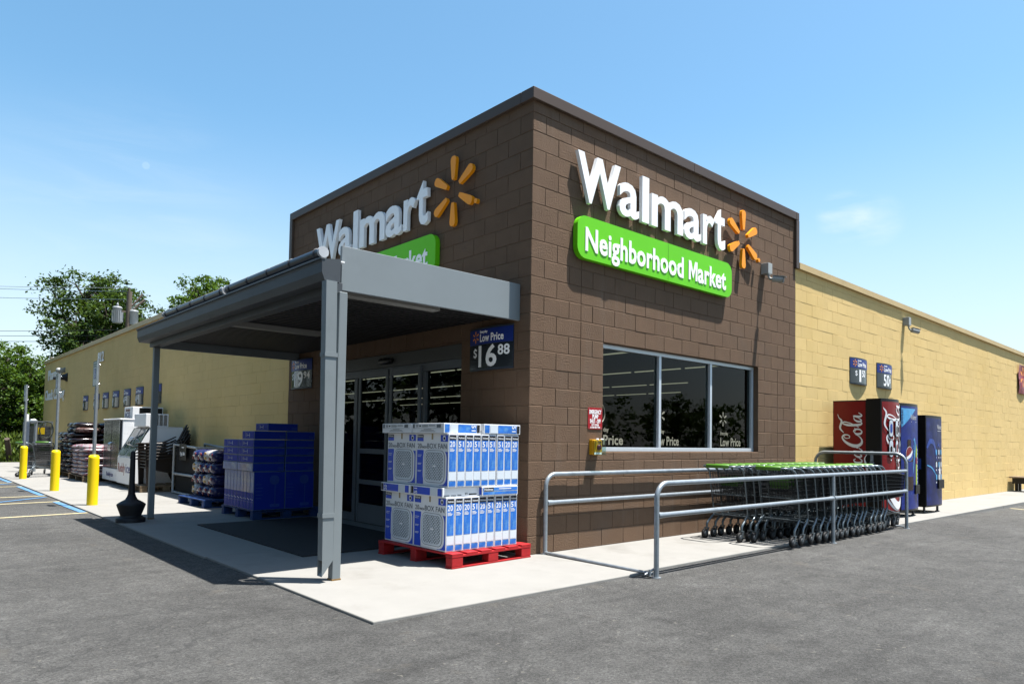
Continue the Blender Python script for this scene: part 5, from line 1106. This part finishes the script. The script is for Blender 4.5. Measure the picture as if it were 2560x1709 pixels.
y0, y1, xf, xb, h, zs = 11.62, 12.92, -1.066, -.04, 1.385, .71; xt = -.72
m = MB(); m.prism([(xf, y0, .095), (xb, y0, .095), (xb, y0, h), (xt, y0, h), (xf, y0, zs)], (0, y1 - y0, 0)); m.box((xt - .03, y0 - .008, h + .001), (xb, y1 + .008, h + .02)); m.build('cabinet', M_ICEW, t, bevel=.012)
m = MB(); m.box((xf - .012, y0 + .004, .10), (xf - .001, y1 - .004, zs - .01)); pn = m.build('front_panel', M_ICEW, t, bevel=.004)
m = MB(); m.text('Reddy', (xf - .0125, 12.84, .36), -Y3, Z3, .20, .62, .002, off=.015); m.build('lettering', M_ICER, pn)
m = MB(); m.text('ice', (xf - .0125, 12.16, .36), -Y3, Z3, .20, .36, .002, off=.015); m.build('lettering', M_ICEB, pn)
sl = Vector((xt - xf, 0, h - zs)); sn = Vector((-sl.z, 0, sl.x)).normalized()
for a, b_ in ((y0 + .06, 12.25), (12.29, y1 - .06)):
    o = Vector((xf, a, zs)) + sl * .03 + sn * .003; e = sl * .93
    m = MB(); m.prism([o, o + Y3 * (b_ - a), o + Y3 * (b_ - a) + e, o + e], sn * .025); d = m.build('glass_door', pmat('freezer_glass_door', (.07, .10, .10), .08, var=.1, coat=.8), t)
    m = MB(); w = .035
    for p0, p1 in ((o, o + Y3 * w), (o + Y3 * (b_ - a - w), o + Y3 * (b_ - a))): m.prism([p0 + sn * .026, p1 + sn * .026, p1 + e + sn * .026, p0 + e + sn * .026], sn * .008)
    m.build('door_rim', M_CHROME, d)
    m = MB(); yy = 12.19 if a < 12 else 12.35; c = Vector((xf, yy, zs)) + sl * .38 + sn * .03; m.tube([c, c + sn * .07, c + sn * .07 + sl * .22, c + sl * .22], .012, 8); m.build('handle', M_CHROME, d)
m = MB(); m.box((xf + .15, y0 + .08, 0), (xb - .1, y1 - .08, .095)); m.build('plinth', M_CBLK, t)
m = MB(); m.box((-.83, y0 + .02, h + .022), (-.35, 12.6, 1.70)); cp = m.build('condenser_box', M_ICEW, t, bevel=.01)
m = MB()
for a in range(4):
    for k in range(11): x = -.725 + .09 * a; m.box((x, y0 + .013, 1.435 + .0225 * k), (x + .068, y0 + .0185, 1.447 + .0225 * k))
m.build('grille', M_CBLK, cp)

# ================================================================ mulch and soil bags
M_MULB = pmat('mulch_bag_film', (.020, .012, .014), .18, var=.4, vs=8, coat=.6, bump=.6, bs=18, dirt=(.17, .08, .09), dirts=9, dirtlo=.6, dirthi=.7)
M_MULP = pmat('mulch_bag_print', (.12, .06, .05), .25, var=.6, vs=16, coat=.4, bump=.5, bs=18, dirt=(.45, .38, .36), dirts=16, dirtlo=.52, dirthi=.66)
M_SOIL = pmat('soil_bag_film', (.58, .54, .56), .28, var=.3, vs=12, coat=.3, bump=.6, bs=20, dirt=(.42, .04, .09), dirts=13, dirtlo=.5, dirthi=.56)
def bag(name, c, d, mat, sd, label, group, rz=0):
    m = MB(); m.pillow((0, 0, 0), d, 0, seed=sd, jit=.045, nu=20, nv=10); o = m.build(name, mat); o.location = c; o.rotation_euler = (random.uniform(-.04, .04), random.uniform(-.04, .04), rz + random.uniform(-.06, .06)); return tag(o, label, 'bag', group)
pallet('pallet', 'wooden pallet under the tall pile of dark mulch bags', (-1.36, 16.95, 0), 0, 1.2, 1.9, M_PWD); pallet('pallet', 'wooden pallet under the red and white soil bags', (-1.40, 14.93, 0), 0, 1.2, 1.75, M_PWD)
for L in range(10):
    n_c = 3 if L < 8 else (2 if L < 9 else 2)
    for c in range(n_c):
        for x in range(2):
            if x == 1 and 0 < c and L < 9: continue
            pr = (L + c * 2) % 5 == 3
            bag('mulch_bag', (-1.03 + .62 * x + .02 * random.uniform(-1, 1) + (.12 if L > 7 else 0), 17.25 + .66 * c + (.12 if L % 2 else 0), .215 + .138 * L), (.66, .70, .17), M_MULP if pr else M_MULB, 100 + L * 10 + c * 2 + x,
                '%s mulch bag, %s layer up, %s column of the tall pile%s' % ('printed' if pr else 'shiny black', ORD[L], ORD[c], ', wall side' if x else ''), 'mulch bags in the tall pile')
for L in range(8):
    for c in range(2):
        for x in range(2):
            if x == 1 and c == 1 and L < 7: continue
            bag('soil_bag', (-1.08 + .6 * x, 15.33 + .82 * c + (.05 if L % 2 else -.03), .195 + .098 * L), (.66, .86, .125), M_SOIL, 300 + L * 4 + c * 2 + x, 'red and white soil bag, layer %s, %s end of low pile%s' % (ORD[L], 'near' if c == 0 else 'far', ', wall side' if x else ''), 'red and white soil bags in the low pile')

# ================================================================ yellow bollards with parking signs
M_BOL = pmat('bollard_yellow_sleeve', (1.6, 1.15, .010), .4, var=.05, vs=3, dirt=(1.3, .88, .03), dirts=4, dirtlo=.6, dirthi=.85)
M_SGN = pmat('sign_white_sheet', (.6, .72, .75), .35, var=.08); M_SGB = pmat('sign_symbol_blue', (.02, .07, .36), .4); M_SGG = pmat('sign_border_green', (.02, .16, .12), .4)
def bollard(x, y, lab):
    t = thing('parking_sign_post', lab, 'sign post', (x, y, 0), 'yellow bollards carrying parking signs')
    m = MB(); m.lathe((x, y, 0), [(.085, 0), (.085, .80), (.086, .815), (.078, .845), (.055, .862), (.03, .867)], 28); m.build('yellow_bollard', M_BOL, t)
    m = MB(); m.cyl((x, y, .862), (x, y, 2.50), .029, 12); m.build('steel_post', M_GALV, t)
    m = MB(); m.box((x - .036, y - .15, 2.05), (x - .031, y + .15, 2.49)); sg = m.build('sign_plate', M_SGN, t)
    o = (x - .0365, y + .15, 2.05); at, rect, rrc = face(None, o, -Y3, Z3)
    m = MB()
    for a in ((.0, .3, 0, .02), (.0, .3, .42, .44), (0, .02, .02, .42), (.28, .3, .02, .42)): rect(m, *a, 1)
    m.text('RESERVED', at(.15, .375, 1), -Y3, Z3, .026, .2, .0006, align='c'); m.text('PARKING', at(.15, .335, 1), -Y3, Z3, .026, .17, .0006, align='c'); m.build('sign_border', M_SGG, sg)
    m = MB(); rect(m, .08, .22, .13, .31, 1); m.build('symbol_panel', M_SGB, sg)
    m = MB(); rr2 = lambda a, b_: at(a, b_, 2)
    m.cyl(rr2(.145, .287), rr2(.145, .287) + Vector((-.0004, 0, 0)), .011, 10); m.tube([rr2(.145, .275), rr2(.147, .225), rr2(.18, .222), rr2(.192, .165)], .004, 5); m.tube([rr2(.15 + .038 * math.cos(k * PI / 8), .19 + .038 * math.sin(k * PI / 8)) for k in range(5, 15)], .004, 5); m.build('wheelchair_symbol', M_SMALLW, sg)
    for z in (2.1, 2.44): m = MB(); m.cyl((x - .04, y, z), (x + .045, y, z), .008, 8); m.build('bolt', M_CHROME, t)
bollard(-2.47, 8.36, 'yellow bollard with steel sign post, nearest to the canopy'); bollard(-2.437, 12.13, 'yellow bollard with steel sign post, middle one of the three'); bollard(-2.39, 17.0, 'yellow bollard with steel sign post, farthest from the canopy')
# cigarette receptacle
t = thing('ashtray_bin', 'black long-necked cigarette receptacle beside the far canopy post', 'ashtray', (-2.56, 5.46, 0))
M_ASH = pmat('ashtray_plastic', (.018, .018, .022), .55, var=.15)
m = MB(); m.lathe((-2.56, 5.46, 0), [(.19, 0), (.19, .055), (.165, .062), (.135, .085), (.135, .095), (.185, .235), (.183, .25), (.15, .275), (.08, .315), (.056, .36), (.05, .385)], 28); m.build('base', M_ASH, t)
m = MB(); m.lathe((-2.56, 5.46, 0), [(.047, .387), (.038, .55), (.033, .93), (.031, .97), (.022, .99), (.006, 1.0)], 20); nk = m.build('neck', M_ASH, t)
m = MB(); m.cyl((-2.592, 5.448, .90), (-2.596, 5.446, .90), .012, 10); m.build('opening', M_CBLK, nk)
# far trolleys, cage, kiosk, log
place_trolley(-2.30, 17.70, 'loose shopping trolley behind the farthest yellow bollard, nose to the wall', 'loose trolleys at the far end', 0.35)
place_trolley(-1.72, 18.7, 'loose shopping trolley beside the mulch pile', 'loose trolleys at the far end', 1.2)
t = thing('mesh_cage', 'grey wire mesh gas bottle cage with yellow placard and hose loop', 'cage', (-1.0, 23.4, 0)); M_CAGE = pmat('cage_steel', (.15, .16, .165), .45, metal=.5)
m = MB(); x0, x1, y0, y1 = -1.36, -.86, 23.0, 24.4
for a in ((x0, y0), (x1, y0), (x0, y1), (x1, y1)): m.box((a[0] - .02, a[1] - .02, 0), (a[0] + .02, a[1] + .02, 1.62))
for z in (.08, .85, 1.6): m.box((x0 + .02, y0 - .015, z - .02), (x1 - .02, y0 + .015, z + .02)); m.box((x0 - .015, y0 + .02, z - .02), (x0 + .015, y1 - .02, z + .02))
m.build('cage_frame', M_CAGE, t)
m = MB()
for k in range(14): x = x0 + .035 * (k + .5); m.box((x - .003, y0 - .003, .1), (x + .003, y0 + .003, 1.58))
for k in range(30): z = .12 + .05 * k; m.box((x0 + .02, y0 - .005, z - .003), (x1 - .02, y0 - .0031, z + .003))
for k in range(30): z = .12 + .05 * k; m.box((x0 - .003, y0 + .02, z - .003), (x0 + .003, y1 - .02, z + .003))
m.build('wire_mesh', M_CAGE, t); m = MB(); m.box((x0 + .03, y0 + .06, .05), (x1 - .03, y1 - .06, 1.45)); m.build('inner_cabinet', pmat('cage_inside', (.11, .10, .095), .7, var=.4, vs=6), t)
m = MB(); m.box((-1.27, y0 - .012, 1.17), (-1.07, y0 - .006, 1.40)); m.build('placard', pmat('placard_yellow', (.75, .52, .01), .4), t)
m = MB(); m.tube([(-1.02 + .2 * math.cos(k * PI / 10), y0 - .03, 1.33 + .28 * math.sin(k * PI / 10)) for k in range(21)], .014, 6); m.build('hose', pmat('hose_green', (.05, .07, .055), .5), t)
t = thing('air_pump_stand', 'slim grey blue air pump stand with a white top sign, left of the mesh cage', 'air pump', (-1.75, 21, 0))
m = MB(); m.box((-1.93, 20.9, 0), (-1.78, 21.1, 1.55)); m.build('cabinet', pmat('pump_blue_grey', (.16, .20, .27), .4, var=.2), t, bevel=.01); m = MB(); m.box((-1.92, 20.95, 1.58), (-1.80, 21.0, 1.80)); m.cyl((-1.86, 20.98, 1.5), (-1.86, 20.98, 1.6), .02, 8); m.build('top_sign', M_SMALLW, t)
m = MB(); m.cyl((-1.6, 21.0, 0), (-1.6, 21.0, 1.62), .04, 12); m.pillow((-1.68, 20.98, 1.58), (.22, .1, .14)); m.build('side_column', M_GALV, t)
m = MB(); m.tube([(-1.25, 29.9, 0), (-1.32, 29.7, .5), (-1.42, 29.4, .95)], [.11, .1, .095], 12); tag(m.build('wooden_post', pmat('weathered_wood', (.13, .10, .08), .9, var=.3, vs=14)), 'short leaning wooden post in the weeds at the end of the walk', 'post')
# wooden bench end at the right edge
t = thing('wooden_table', 'low wooden table top with black edge bracket, cut by the right frame edge', 'table', (19.3, -.36, 0))
m = MB()
for k in range(5): m.box((18.95, -.62 + .12 * k, .385), (19.7, -.51 + .12 * k, .425))
m.build('top', M_PWD, t, bevel=.008)
m = MB(); m.box((18.97, -.58, .23), (19.03, -.10, .383)); m.box((19.031, -.40, .33), (19.6, -.30, .383)); m.build('bracket', M_CBLK, t, bevel=.004)
for x in (19.25, 19.55): m = MB(); m.box((x, -.58, 0), (x + .08, -.50, .384)); m.box((x, -.18, 0), (x + .08, -.10, .384)); m.build('leg', M_CBLK, t)

# ================================================================ unseen fuel forecourt suggested by the shut-off plate; canopy added to block sky light
t = thing('added_fuel_canopy', 'flat off-camera fuel station canopy on four columns, added to block sky light', 'canopy', (-16, 6, 0))
m = MB(); m.box((-23, -7, 4.6), (-9.8, 19, 5.5)); m.build('roof_slab', pmat('forecourt_fascia', (.32, .34, .35), .5), t, bevel=.02)
m = MB(); m.box((-22.8, -6.8, 4.58), (-10, 18.8, 4.599)); m.build('underside', pmat('forecourt_soffit', (.25, .25, .25), .7), t)
for x, y in ((-20, -2), (-20, 14), (-13, -2), (-13, 14)):
    m = MB(); m.box((x - .2, y - .2, 0), (x + .2, y + .2, 4.57)); m.build('column', M_GREY_SHADE, t, bevel=.01)
for k, (x, y) in enumerate(((-20, 4), (-20, 9), (-13, 4), (-13, 9))):
    t = thing('fuel_pump', 'grey fuel pump on a kerbed island under the forecourt canopy, %s of four' % ORD[k], 'fuel pump', (x, y, 0), 'fuel pumps under the forecourt canopy')
    m = MB(); m.box((x - .28, y - .45, .15), (x + .28, y + .45, 2.1)); m.build('cabinet', M_GREY, t, bevel=.03)
    m = MB(); m.box((x + .281, y - .3, 1.3), (x + .29, y + .3, 1.7)); m.build('display', M_CBLK, t)
    m = MB(); m.box((x - .6, y - 1.2, -.02), (x + .6, y + 1.2, .148)); m.build('island_kerb', M_CONC, t, bevel=.03)
    m = MB(); m.tube([(x + .3, y + .35, 1.9), (x + .5, y + .4, 1.0), (x + .42, y + .2, .5), (x + .3, y + .1, 1.2)], .02, 8); m.build('hose', M_CBLK, t)

# ================================================================ trees, weeds, pole and lines
M_BARK = pmat('bark', (.085, .065, .05), .9, var=.3, vs=10, bump=.6, bs=14)
def leaf_mat(name, c, isl=.45):
    m = bpy.data.materials.new(name); m.use_nodes = True; nt = m.node_tree; nt.nodes.remove(nt.nodes['Principled BSDF']); L = nt.links
    g_ = nt.nodes.new('ShaderNodeNewGeometry'); r = nt.nodes.new('ShaderNodeMapRange'); r.inputs['To Min'].default_value = 1 - isl; r.inputs['To Max'].default_value = 1 + isl; L.new(g_.outputs['Random Per Island'], r.inputs['Value'])
    v = nt.nodes.new('ShaderNodeVectorMath'); v.operation = 'SCALE'; v.inputs[0].default_value = c; L.new(r.outputs['Result'], v.inputs['Scale'])
    d = N(nt, 'ShaderNodeBsdfDiffuse'); tl = N(nt, 'ShaderNodeBsdfTranslucent'); gl = N(nt, 'ShaderNodeBsdfGlossy'); gl.inputs['Roughness'].default_value = .5; gl.inputs['Color'].default_value = (.5, .6, .4, 1)
    L.new(v.outputs[0], d.inputs['Color']); hs = nt.nodes.new('ShaderNodeVectorMath'); hs.operation = 'MULTIPLY'; hs.inputs[1].default_value = (1.5, 1.35, .6); L.new(v.outputs[0], hs.inputs[0]); L.new(hs.outputs[0], tl.inputs['Color'])
    a = N(nt, 'ShaderNodeMixShader'); a.inputs[0].default_value = .35; L.new(d.outputs[0], a.inputs[1]); L.new(tl.outputs[0], a.inputs[2])
    b_ = N(nt, 'ShaderNodeMixShader'); b_.inputs[0].default_value = .025; L.new(a.outputs[0], b_.inputs[1]); L.new(gl.outputs[0], b_.inputs[2]); L.new(b_.outputs[0], nt.nodes['Material Output'].inputs['Surface'])
    return m
M_LEAF1 = leaf_mat('leaf_dark', (.038, .070, .017)); M_LEAF2 = leaf_mat('leaf_fresh', (.048, .092, .015)); M_LEAF3 = leaf_mat('leaf_weed', (.07, .105, .02))
def leaves(rng, blobs, per, size, flat=.55):
    """leaf faces gathered in clumps; blobs = (centre, radii, clumps)"""
    C_ = []
    for c, r, n_ in blobs:
        d = rng.normal(size=(n_, 3)); d /= np.linalg.norm(d, axis=1, keepdims=True)
        rad = rng.uniform(.45, 1.0, size=(n_, 1)) ** .6
        ctr = np.array(c) + d * rad * np.array(r)
        cr_ = .16 * min(r) * rng.uniform(.7, 1.5, size=n_)
        for k in range(n_):
            q = rng.normal(size=(per, 3)) * cr_[k] * np.array([1, 1, .62]); C_.append(ctr[k] + q)
    P = np.concatenate(C_); n_ = len(P)
    a = rng.normal(size=(n_, 3)); a /= np.linalg.norm(a, axis=1, keepdims=True)
    nn = rng.normal(size=(n_, 3)) * flat + np.array([0, 0, .7]); nn /= np.linalg.norm(nn, axis=1, keepdims=True)
    u = np.cross(a, nn); u /= np.linalg.norm(u, axis=1, keepdims=True); w = np.cross(nn, u)
    s_ = (size * rng.uniform(.6, 1.3, size=(n_, 1)))
    V = np.stack([P - u * s_ * .5, P - w * s_ * .28, P + u * s_ * .5, P + w * s_ * .28], 1).reshape(-1, 3)
    return V
def leaf_obj(name, V, mat, parent=None):
    me = bpy.data.meshes.new(name); n_ = len(V) // 4; off = wloc(parent); V = V - np.array(off)
    me.vertices.add(len(V)); me.vertices.foreach_set('co', V.ravel()); me.loops.add(len(V)); me.loops.foreach_set('vertex_index', np.arange(len(V), dtype=np.int32))
    me.polygons.add(n_); me.polygons.foreach_set('loop_start', np.arange(0, len(V), 4, dtype=np.int32)); me.polygons.foreach_set('loop_total', np.full(n_, 4, np.int32)); me.update(calc_edges=True); me.materials.append(mat)
    o = bpy.data.objects.new(name, me); COL.objects.link(o)
    if parent: o.parent = parent
    return o
def tree(label, base, h, crown, mat, seed, per=26, size=.2, r0=.2, group='trees behind the store', bare=0):
    rng = np.random.default_rng(seed); rnd = random.Random(seed)
    t = thing('broadleaf_tree', label, 'tree', base, group); b_ = Vector(base)
    m = MB(); top = b_ + Z3 * h * .8
    pts = [b_ + Vector((rnd.uniform(-.15, .15) * k, rnd.uniform(-.15, .15) * k, h * .8 * k / 5)) for k in range(6)]; m.tube(pts, [r0 * (1 - .15 * k) for k in range(6)], 10)
    ends = []
    for c, r, n_ in crown:
        c = Vector(c); st = pts[min(4, max(1, int((c.z - b_.z) / h * 4)))]; md = st.lerp(c, .5) + Vector((rnd.uniform(-.3, .3), rnd.uniform(-.3, .3), .15)); m.tube([st, md, c], [r0 * .42, r0 * .26, r0 * .1], 7)
        for q in range(6):
            e = c + Vector((rnd.uniform(-1, 1) * r[0], rnd.uniform(-1, 1) * r[1], rnd.uniform(-.8, .9) * r[2])) * .85; m.tube([c.lerp(md, .3), c.lerp(e, .5) + Z3 * .1, e], [r0 * .16, r0 * .1, r0 * .03], 5)
    for q in range(bare):
        z = b_.z + rnd.uniform(.15, .55) * h; a = rnd.uniform(0, 6.3); L_ = rnd.uniform(1.5, 3.2); s_ = Vector((b_.x, b_.y, z)); d = Vector((math.cos(a), math.sin(a), rnd.uniform(-.1, .35))); m.tube([s_, s_ + d * L_ * .5 + Z3 * .15, s_ + d * L_ + Z3 * rnd.uniform(-.3, .4)], [.05, .035, .012], 6)
    m.build('trunk', M_BARK, t); leaf_obj('crown', leaves(rng, crown, per, size), mat, t); return t
def crown(seed, c, R, n, nb, clumps=30):
    """a lumpy crown: nb lobes spread in an ellipsoid"""
    rnd = random.Random(seed); out = []
    for k in range(nb):
        a = 2.4 * k + rnd.uniform(-.4, .4); z = -1 + 2 * (k + .5) / nb; q = math.sqrt(max(.05, 1 - z * z)) * rnd.uniform(.45, .85); s_ = rnd.uniform(.30, .46)
        out.append(((c[0] + R[0] * q * math.cos(a), c[1] + R[1] * q * math.sin(a), c[2] + R[2] * z * .78), (R[0] * s_, R[1] * s_, R[2] * s_ * .9), clumps))
    return out
tree('tall dark broadleaf tree behind the utility pole, rising above the tan roof', (4.3, 43.6, 0), 9.4, crown(1, (4.5, 43.5, 7.4), (3.5, 3.2, 3.5), 0, 22, 40), M_LEAF1, 11, per=30, size=.215, r0=.28)
tree('tree whose top shows over the near end of the canopy gutter', (10.0, 40.2, 0), 10.2, crown(2, (9.7, 40.2, 8.6), (2.5, 2.6, 2.5), 0, 14, 30), M_LEAF2, 12, per=28, size=.20, r0=.24)
for k, (x, y, h, R, s_, mt, lab) in enumerate(((-1.6, 34.0, 5.2, (2.4, 2.2, 2.5), 3, M_LEAF2, 'bright leafy tree at the left edge beyond the end of the walk'), (-.1, 36.0, 4.6, (1.7, 2.0, 2.2), 4, M_LEAF1, 'dark leafy tree touching the far corner of the tan wing'), (1.1, 34.8, 4.0, (1.4, 1.6, 1.9), 5, M_LEAF2, 'small bushy tree just behind the far roof corner'), (-5.2, 37.5, 6.6, (2.8, 2.6, 3.1), 6, M_LEAF1, 'broad tree left of the others, mostly outside the left edge'))):
    tree(lab, (x, y, 0), h, crown(20 + s_, (x, y, h * .58), R, 0, 18, 36), mt, 30 + s_, per=28, size=.16, r0=.16, bare=9)
rng = np.random.default_rng(5)
Pq = np.stack([rng.uniform(-9, 3, 9000), 29.5 + rng.uniform(0, 1, 9000) ** 1.5 * 6, rng.uniform(0, 1, 9000) ** 1.6 * 1.2], 1); a = rng.normal(size=(9000, 3)) * .35 + np.array([0, 0, 1]); a /= np.linalg.norm(a, axis=1, keepdims=True); sd = np.cross(a, rng.normal(size=(9000, 3))); sd /= np.linalg.norm(sd, axis=1, keepdims=True); s_ = rng.uniform(.1, .3, (9000, 1))
Vq = np.stack([Pq - a * s_ * .5, Pq - sd * .035, Pq + a * s_ * .6, Pq + sd * .035], 1).reshape(-1, 3); tag(leaf_obj('undergrowth', Vq, M_LEAF3), 'tall weeds and ground cover past the end of the concrete walk', 'weeds', kind='stuff')
# trees mirrored in the windows, and a tall off-camera row added to block sky
for k, (x, y, h) in enumerate(((34, -48, 7.5), (47, -55, 8), (26, -60, 7), (66, -44, 7), (-24, -24, 15), (-25, -14, 16), (-24, -5, 15.5), (-26, 4, 16), (-24, 13, 16), (-25, 22, 15), (-23, 31, 16), (-21, 40, 15))):
    tree('off-camera broad tree across the car park, %s in the row facing the store' % ORD[k], (x, y, 0), h, crown(60 + k, (x, y, h * .5), (4.6, 4.6, h * .5), 0, 14, 20), M_LEAF1, 70 + k, per=(30 if k < 4 else 14), size=(.3 if k < 4 else .6), r0=.25, group='trees across the car park')
rng = np.random.default_rng(17); far = []
for k in range(95):
    if k < 60: x, y = 70 + rng.uniform(0, 30), -90 + k * 3.2 + rng.uniform(-1.5, 1.5)
    else: x, y = 25 + (k - 60) * 2.6 + rng.uniform(-1, 1), 70 + rng.uniform(0, 25)
    hh = rng.uniform(5, 9); far.append(((x, y, hh * .5), (hh * .42, hh * .42, hh * .5), 22))
tag(leaf_obj('treeline', leaves(rng, far, 14, .7), M_LEAF1), 'far belt of trees beyond the car park behind the store', 'treeline', kind='stuff')
# utility pole
t = thing('utility_pole', 'wooden utility pole with two grey transformers behind the tan wing', 'utility pole', (3.75, 33.4, 0)); M_PTRF = pmat('transformer_grey', (.50, .54, .56), .4, var=.08); M_POLE = pmat('pole_wood', (.20, .16, .125), .9, var=.25, vs=8)
m = MB(); m.cyl((3.75, 33.4, 0), (3.78, 33.4, 8.35), .17, 14, r1=.12); m.build('pole', M_POLE, t)
for cx, cy, z0, z1 in ((3.30, 33.55, 6.72, 7.50), (3.99, 33.35, 6.70, 7.38)):
    m = MB(); r = .21; m.lathe((cx, cy, 0), [(r * .95, z0), (r, z0 + .03), (r, z1 - .05), (r * 1.06, z1 - .04), (r * 1.06, z1), (r * .8, z1 + .05), (.04, z1 + .07)], 20)
    if cx < 3.6:
        for k in range(16): a = k * PI / 8; m.box((cx + (r + .002) * math.cos(a) - .012, cy + (r + .002) * math.sin(a) - .012, z0 + .08), (cx + (r + .05) * math.cos(a) + .012, cy + (r + .05) * math.sin(a) + .012, z1 - .15))
    tr_ = m.build('transformer', M_PTRF, t)
    m = MB(); m.lathe((cx, cy, 0), [(.04, z1 + .07), (.06, z1 + .10), (.04, z1 + .13), (.06, z1 + .16), (.035, z1 + .20), (.01, z1 + .25)], 10); m.build('bushing', M_PTRF, tr_)
m = MB(); m.tube([(3.78, 33.4, 7.2), (4.2, 33.3, 7.75), (4.45, 33.25, 8.0)], .06, 8); m.tube([(3.78, 33.4, 7.5), (4.1, 33.3, 7.9), (4.35, 33.25, 8.28)], .05, 8); m.box((3.45, 33.37, 7.28), (4.0, 33.43, 7.36)); m.cyl((3.76, 33.4, 8.35), (3.76, 33.4, 8.55), .05, 8); m.build('cutout_arms', M_POLE, t)
M_LINE = pmat('power_line_wire', (.05, .05, .052), .5); M_LINEW = pmat('power_line_bare', (.42, .43, .44), .4, metal=.6)
for k, (p1, z0, mt, lab) in enumerate((((3.76, 33.4, 8.54), 8.76, M_LINEW, 'uppermost bare power line running left from the pole top'), ((3.76, 33.4, 8.36), 8.63, M_LINEW, 'second bare power line from the top, left of the pole'), ((3.74, 33.4, 7.95), 8.17, M_LINEW, 'third bare power line, crossing the big tree left of the pole'), ((3.7, 33.4, 6.42), 6.43, M_LINE, 'upper black power line low across the big tree'), ((3.7, 33.4, 6.15), 6.18, M_LINE, 'middle black power line low across the big tree'), ((3.7, 33.4, 5.86), 5.90, M_LINE, 'lowest black power line across the big tree'), ((.1, 30.85, 4.25), 4.6, M_LINEW, 'service wire from the left to the far roof corner'))):
    a = Vector(p1); b_ = Vector((-.93, 39.2, z0)); d = b_ - a; m = MB(); m.tube([a + d * (q / 10) + Z3 * (-.25 * math.sin(PI * min(1, q / 30)) + .25 * math.sin(PI / 3) * q / 10) for q in range(0, 31)], .012 if k != 6 else .01, 5); tag(m.build('power_line', mt), lab, 'power line', 'power lines left of the pole')
